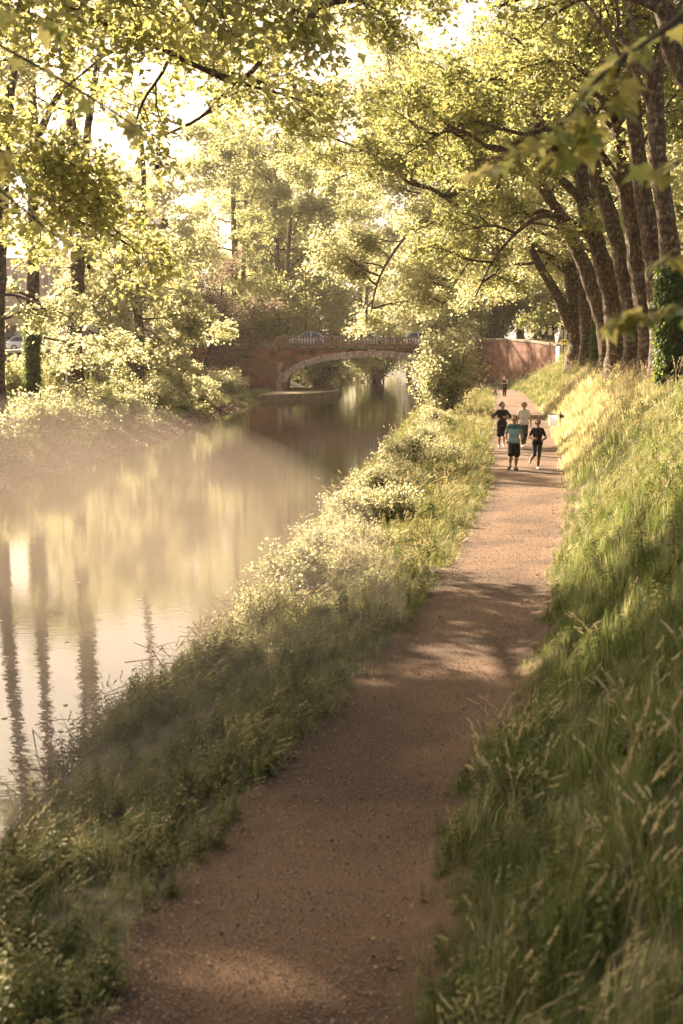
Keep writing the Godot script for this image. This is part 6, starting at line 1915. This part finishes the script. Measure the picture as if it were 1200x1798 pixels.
func walls_and_houses() -> void:
	var w1 := thing("wing_wall", "curved brick wing wall with pale coping right of the arch", "wall")
	wall_run(w1, "brickwork", [[16.45, 164.6, -0.6, 5.3], [18.0, 158, -0.6, 5.2], [19.9, 150, -0.6, 4.95], [21.3, 140.5, -0.4, 4.45]], 0.45, M.shaded_brick, 0.6, 0.2, M.cornice)
	var w2 := thing("wall_pier", "pale rendered end pier of the curved wing wall", "pier", V(21.5, 1.5, -139.6))
	var pb := MB.new()
	pb.chamfer(Transform3D(Basis(Vector3.UP, 0.2), V(0, 1.45, 0)), V(0.9, 3.0, 0.9), 0.06)
	part("shaft", pb.mesh(M.white_stone), w2)
	var w3 := thing("wing_wall", "brick wall left of the arch behind the spreading shrub", "wall")
	wall_run(w3, "brickwork", [[-7.5, 164.7, -0.8, 4.3], [-11, 164.2, -0.8, 4.3], [-16, 161, -0.8, 4.4], [-19.5, 152, -0.6, 4.5], [-20.3, 131, 0.5, 4.45]], 0.45, M.brick, 0.6, 0.2, M.cornice)
	var w4 := thing("quay_wall", "long brown wall with pale coping along the far street", "wall")
	wall_run(w4, "brickwork", [[-20.35, 130.2, 0.5, 4.4], [-20.4, 104, 0.5, 4.05], [-20.4, 84, 0.5, 3.75], [-20.4, 56, 0.5, 3.6], [-20.4, 20, 0.5, 3.6]], 0.45, M.shaded_brick, 0.62, 0.18, M.white_stone, 1.5)
	var w5 := thing("wall_pillar", "square white pillar standing before the long brown wall", "pillar", on(-18.6, 104.5))
	pb = MB.new()
	var top := 3.9 - w5.position.y
	pb.chamfer(Transform3D(Basis(), V(0, top / 2 - 0.1, 0)), V(0.72, top + 0.2, 0.72), 0.05)
	part("shaft", pb.mesh(M.white_stone), w5)
	pb = MB.new()
	pb.chamfer(Transform3D(Basis(), V(0, top + 0.09, 0)), V(0.9, 0.16, 0.9), 0.04)
	part("cap", pb.mesh(M.white_stone), w5)
	var ra := thing("railing", "thin dark railing on the wall before the pale house", "railing", V(-20.4, 4.2, -118))
	var rl := MB.new()
	for y in [0.35, 0.85]:
		rl.box(V(0, y, 0), V(0.05, 0.05, 24))
	part("rail", rl.mesh(M.dark_iron), ra)
	for k in 13:
		var ps := MB.new()
		ps.box(V(0, 0.32, -11.9 + k * 1.98), V(0.06, 1.14, 0.06))
		part("post", ps.mesh(M.dark_iron), ra)
	# shops
	var z := -158.0
	var h := thing("shop_building", "brick and stone shop building with dark awnings on the far bank", "building", V(-38.0, 3.3, z))
	var bb := MB.new()
	bb.box(V(-0.5, 2.2, -4.0), V(18, 4.6, 8.0))
	bb.box(V(-0.5, 8.0, -5.0), V(18, 6.0, 6.0))
	part("wall", bb.mesh(M.render_wall), h)
	bb = MB.new()
	bb.box(V(-0.5, 3.3, 0.06), V(18, 0.9, 0.2))
	part("brick_band", bb.mesh(M.brick), h)
	bb = MB.new()
	bb.box(V(-0.5, 4.62, 0.1), V(18.4, 0.24, 0.8))
	part("cornice", bb.mesh(M.white_stone), h)
	bb = MB.new()
	for k in 40:
		bb.box(V(-9.3 + k * 0.46, 5.1, 0.2), V(0.16, 0.7, 0.16))
	bb.box(V(-0.5, 5.52, 0.2), V(18.4, 0.16, 0.3))
	part("balustrade", bb.mesh(M.white_stone), h, Vector3.ZERO, "stuff")
	for k in 4:
		bb = MB.new()
		bb.box(V(-8.6 + k * 5.6, 2.1, 0.22), V(0.7, 4.5, 0.5)); bb.box(V(-8.6 + k * 5.6, 4.1, 0.25), V(1.0, 0.5, 0.7))
		part("pilaster", bb.mesh(M.white_stone), h)
	for k in 3:
		var x := -5.8 + k * 5.6
		bb = MB.new()
		bb.quad(V(x - 2.1, 3.0, 0.2), V(x + 2.1, 3.0, 0.2), V(x + 2.1, 2.35, 1.3), V(x - 2.1, 2.35, 1.3))
		bb.quad(V(x - 2.1, 2.35, 1.3), V(x + 2.1, 2.35, 1.3), V(x + 2.1, 2.0, 1.3), V(x - 2.1, 2.0, 1.3))
		bb.tri(V(x - 2.1, 3.0, 0.2), V(x - 2.1, 2.35, 1.3), V(x - 2.1, 2.35, 0.2)); bb.tri(V(x + 2.1, 3.0, 0.2), V(x + 2.1, 2.35, 1.3), V(x + 2.1, 2.35, 0.2))
		var aw := part("awning", bb.mesh(M.teal), h)
		bb = MB.new()
		bb.box(V(x, 2.72, 0.86), V(1.7, 0.42, 0.04))
		part("panel", bb.mesh(mat(0.5, 0.52, 0.5, 0.7)), aw)
		bb = MB.new()
		bb.quad(V(x - 1.9, 0.2, 0.03), V(x - 1.9, 2.4, 0.03), V(x + 1.9, 2.4, 0.03), V(x + 1.9, 0.2, 0.03))
		part("shop_window", bb.mesh(mat(0.4, 0.36, 0.32, 0.3)), h)
		bb = MB.new()
		bb.box(V(x - 0.6, 1.25, 0.07), V(0.12, 2.4, 0.1)); bb.box(V(x + 0.7, 1.25, 0.07), V(0.12, 2.4, 0.1))
		part("window_frame", bb.mesh(M.teal), h)
	for k in 5:
		window(h, V(-7.5 + k * 3.4, 8.0, -1.98), 1.1, 2.2, true)
	# pale house
	var p := thing("town_house", "pale town house with brick edges, tall windows and small balconies", "house", V(-24.6, 3.4, -160.0))
	bb = MB.new()
	bb.box(V(0, 7.0, -4.0), V(8.4, 14.4, 8.0))
	part("wall", bb.mesh(M.render_wall), p)
	for x in [-3.9, 0.35, 4.0]:
		bb = MB.new()
		for k in 24:
			bb.box(V(x, 0.3 + k * 0.6, 0.03), V(0.8 if k % 2 else 0.55, 0.57, 0.12))
		part("brick_edge", bb.mesh(M.brick), p, Vector3.ZERO, "stuff")
	bb = MB.new()
	bb.box(V(0, 3.9, 0.08), V(8.5, 0.28, 0.2)); bb.box(V(0, 7.6, 0.08), V(8.5, 0.24, 0.2)); bb.box(V(0, 14.3, 0.2), V(8.9, 0.5, 0.6))
	part("string_course", bb.mesh(M.brick), p)
	for fl in 3:
		for c in [-2.0, 2.2]:
			window(p, V(c, 2.0 + fl * 3.9, 0.04), 1.2, 2.5, fl > 0)
			if fl > 0:
				bb = MB.new()
				bb.box(V(c, 0.6 + fl * 3.9, 0.4), V(2.2, 0.14, 0.8))
				var bl := part("balcony", bb.mesh(M.white_stone), p)
				bb = MB.new()
				for k in 14:
					bb.box(V(c - 1.04 + k * 0.16, 1.1 + fl * 3.9, 0.76), V(0.03, 0.86, 0.03))
				bb.box(V(c, 1.55 + fl * 3.9, 0.76), V(2.2, 0.05, 0.06))
				part("balcony_railing", bb.mesh(M.dark_iron), bl, Vector3.ZERO, "stuff")
	bb = MB.new()
	bb.quad(V(-4.6, 14.5, 0.5), V(4.6, 14.5, 0.5), V(4.6, 17, -4), V(-4.6, 17, -4)); bb.quad(V(-4.6, 14.5, -8.5), V(-4.6, 17, -4), V(4.6, 17, -4), V(4.6, 14.5, -8.5))
	part("roof", bb.mesh(M.roof_tile), p)

func flare_veil() -> void:
	# added fog standing in for the lens-flare veil over the near water
	for q in [[V(-5.2, 0.2, -21), V(12.5, 6, 25), 0.026]]:
		var f := FogVolume.new()
		f.name = "flare_veil"
		f.shape = RenderingServer.FOG_VOLUME_SHAPE_ELLIPSOID
		f.position = q[0]
		f.size = q[1]
		var m := FogMaterial.new()
		m.density = q[2]
		m.albedo = Color(1.0, 0.93, 0.85)
		f.material = m
		f.set_meta("kind", "stuff")
		f.set_meta("label", "warm lens flare veil built as thin fog over the near canal water")
		add_child(f, true)
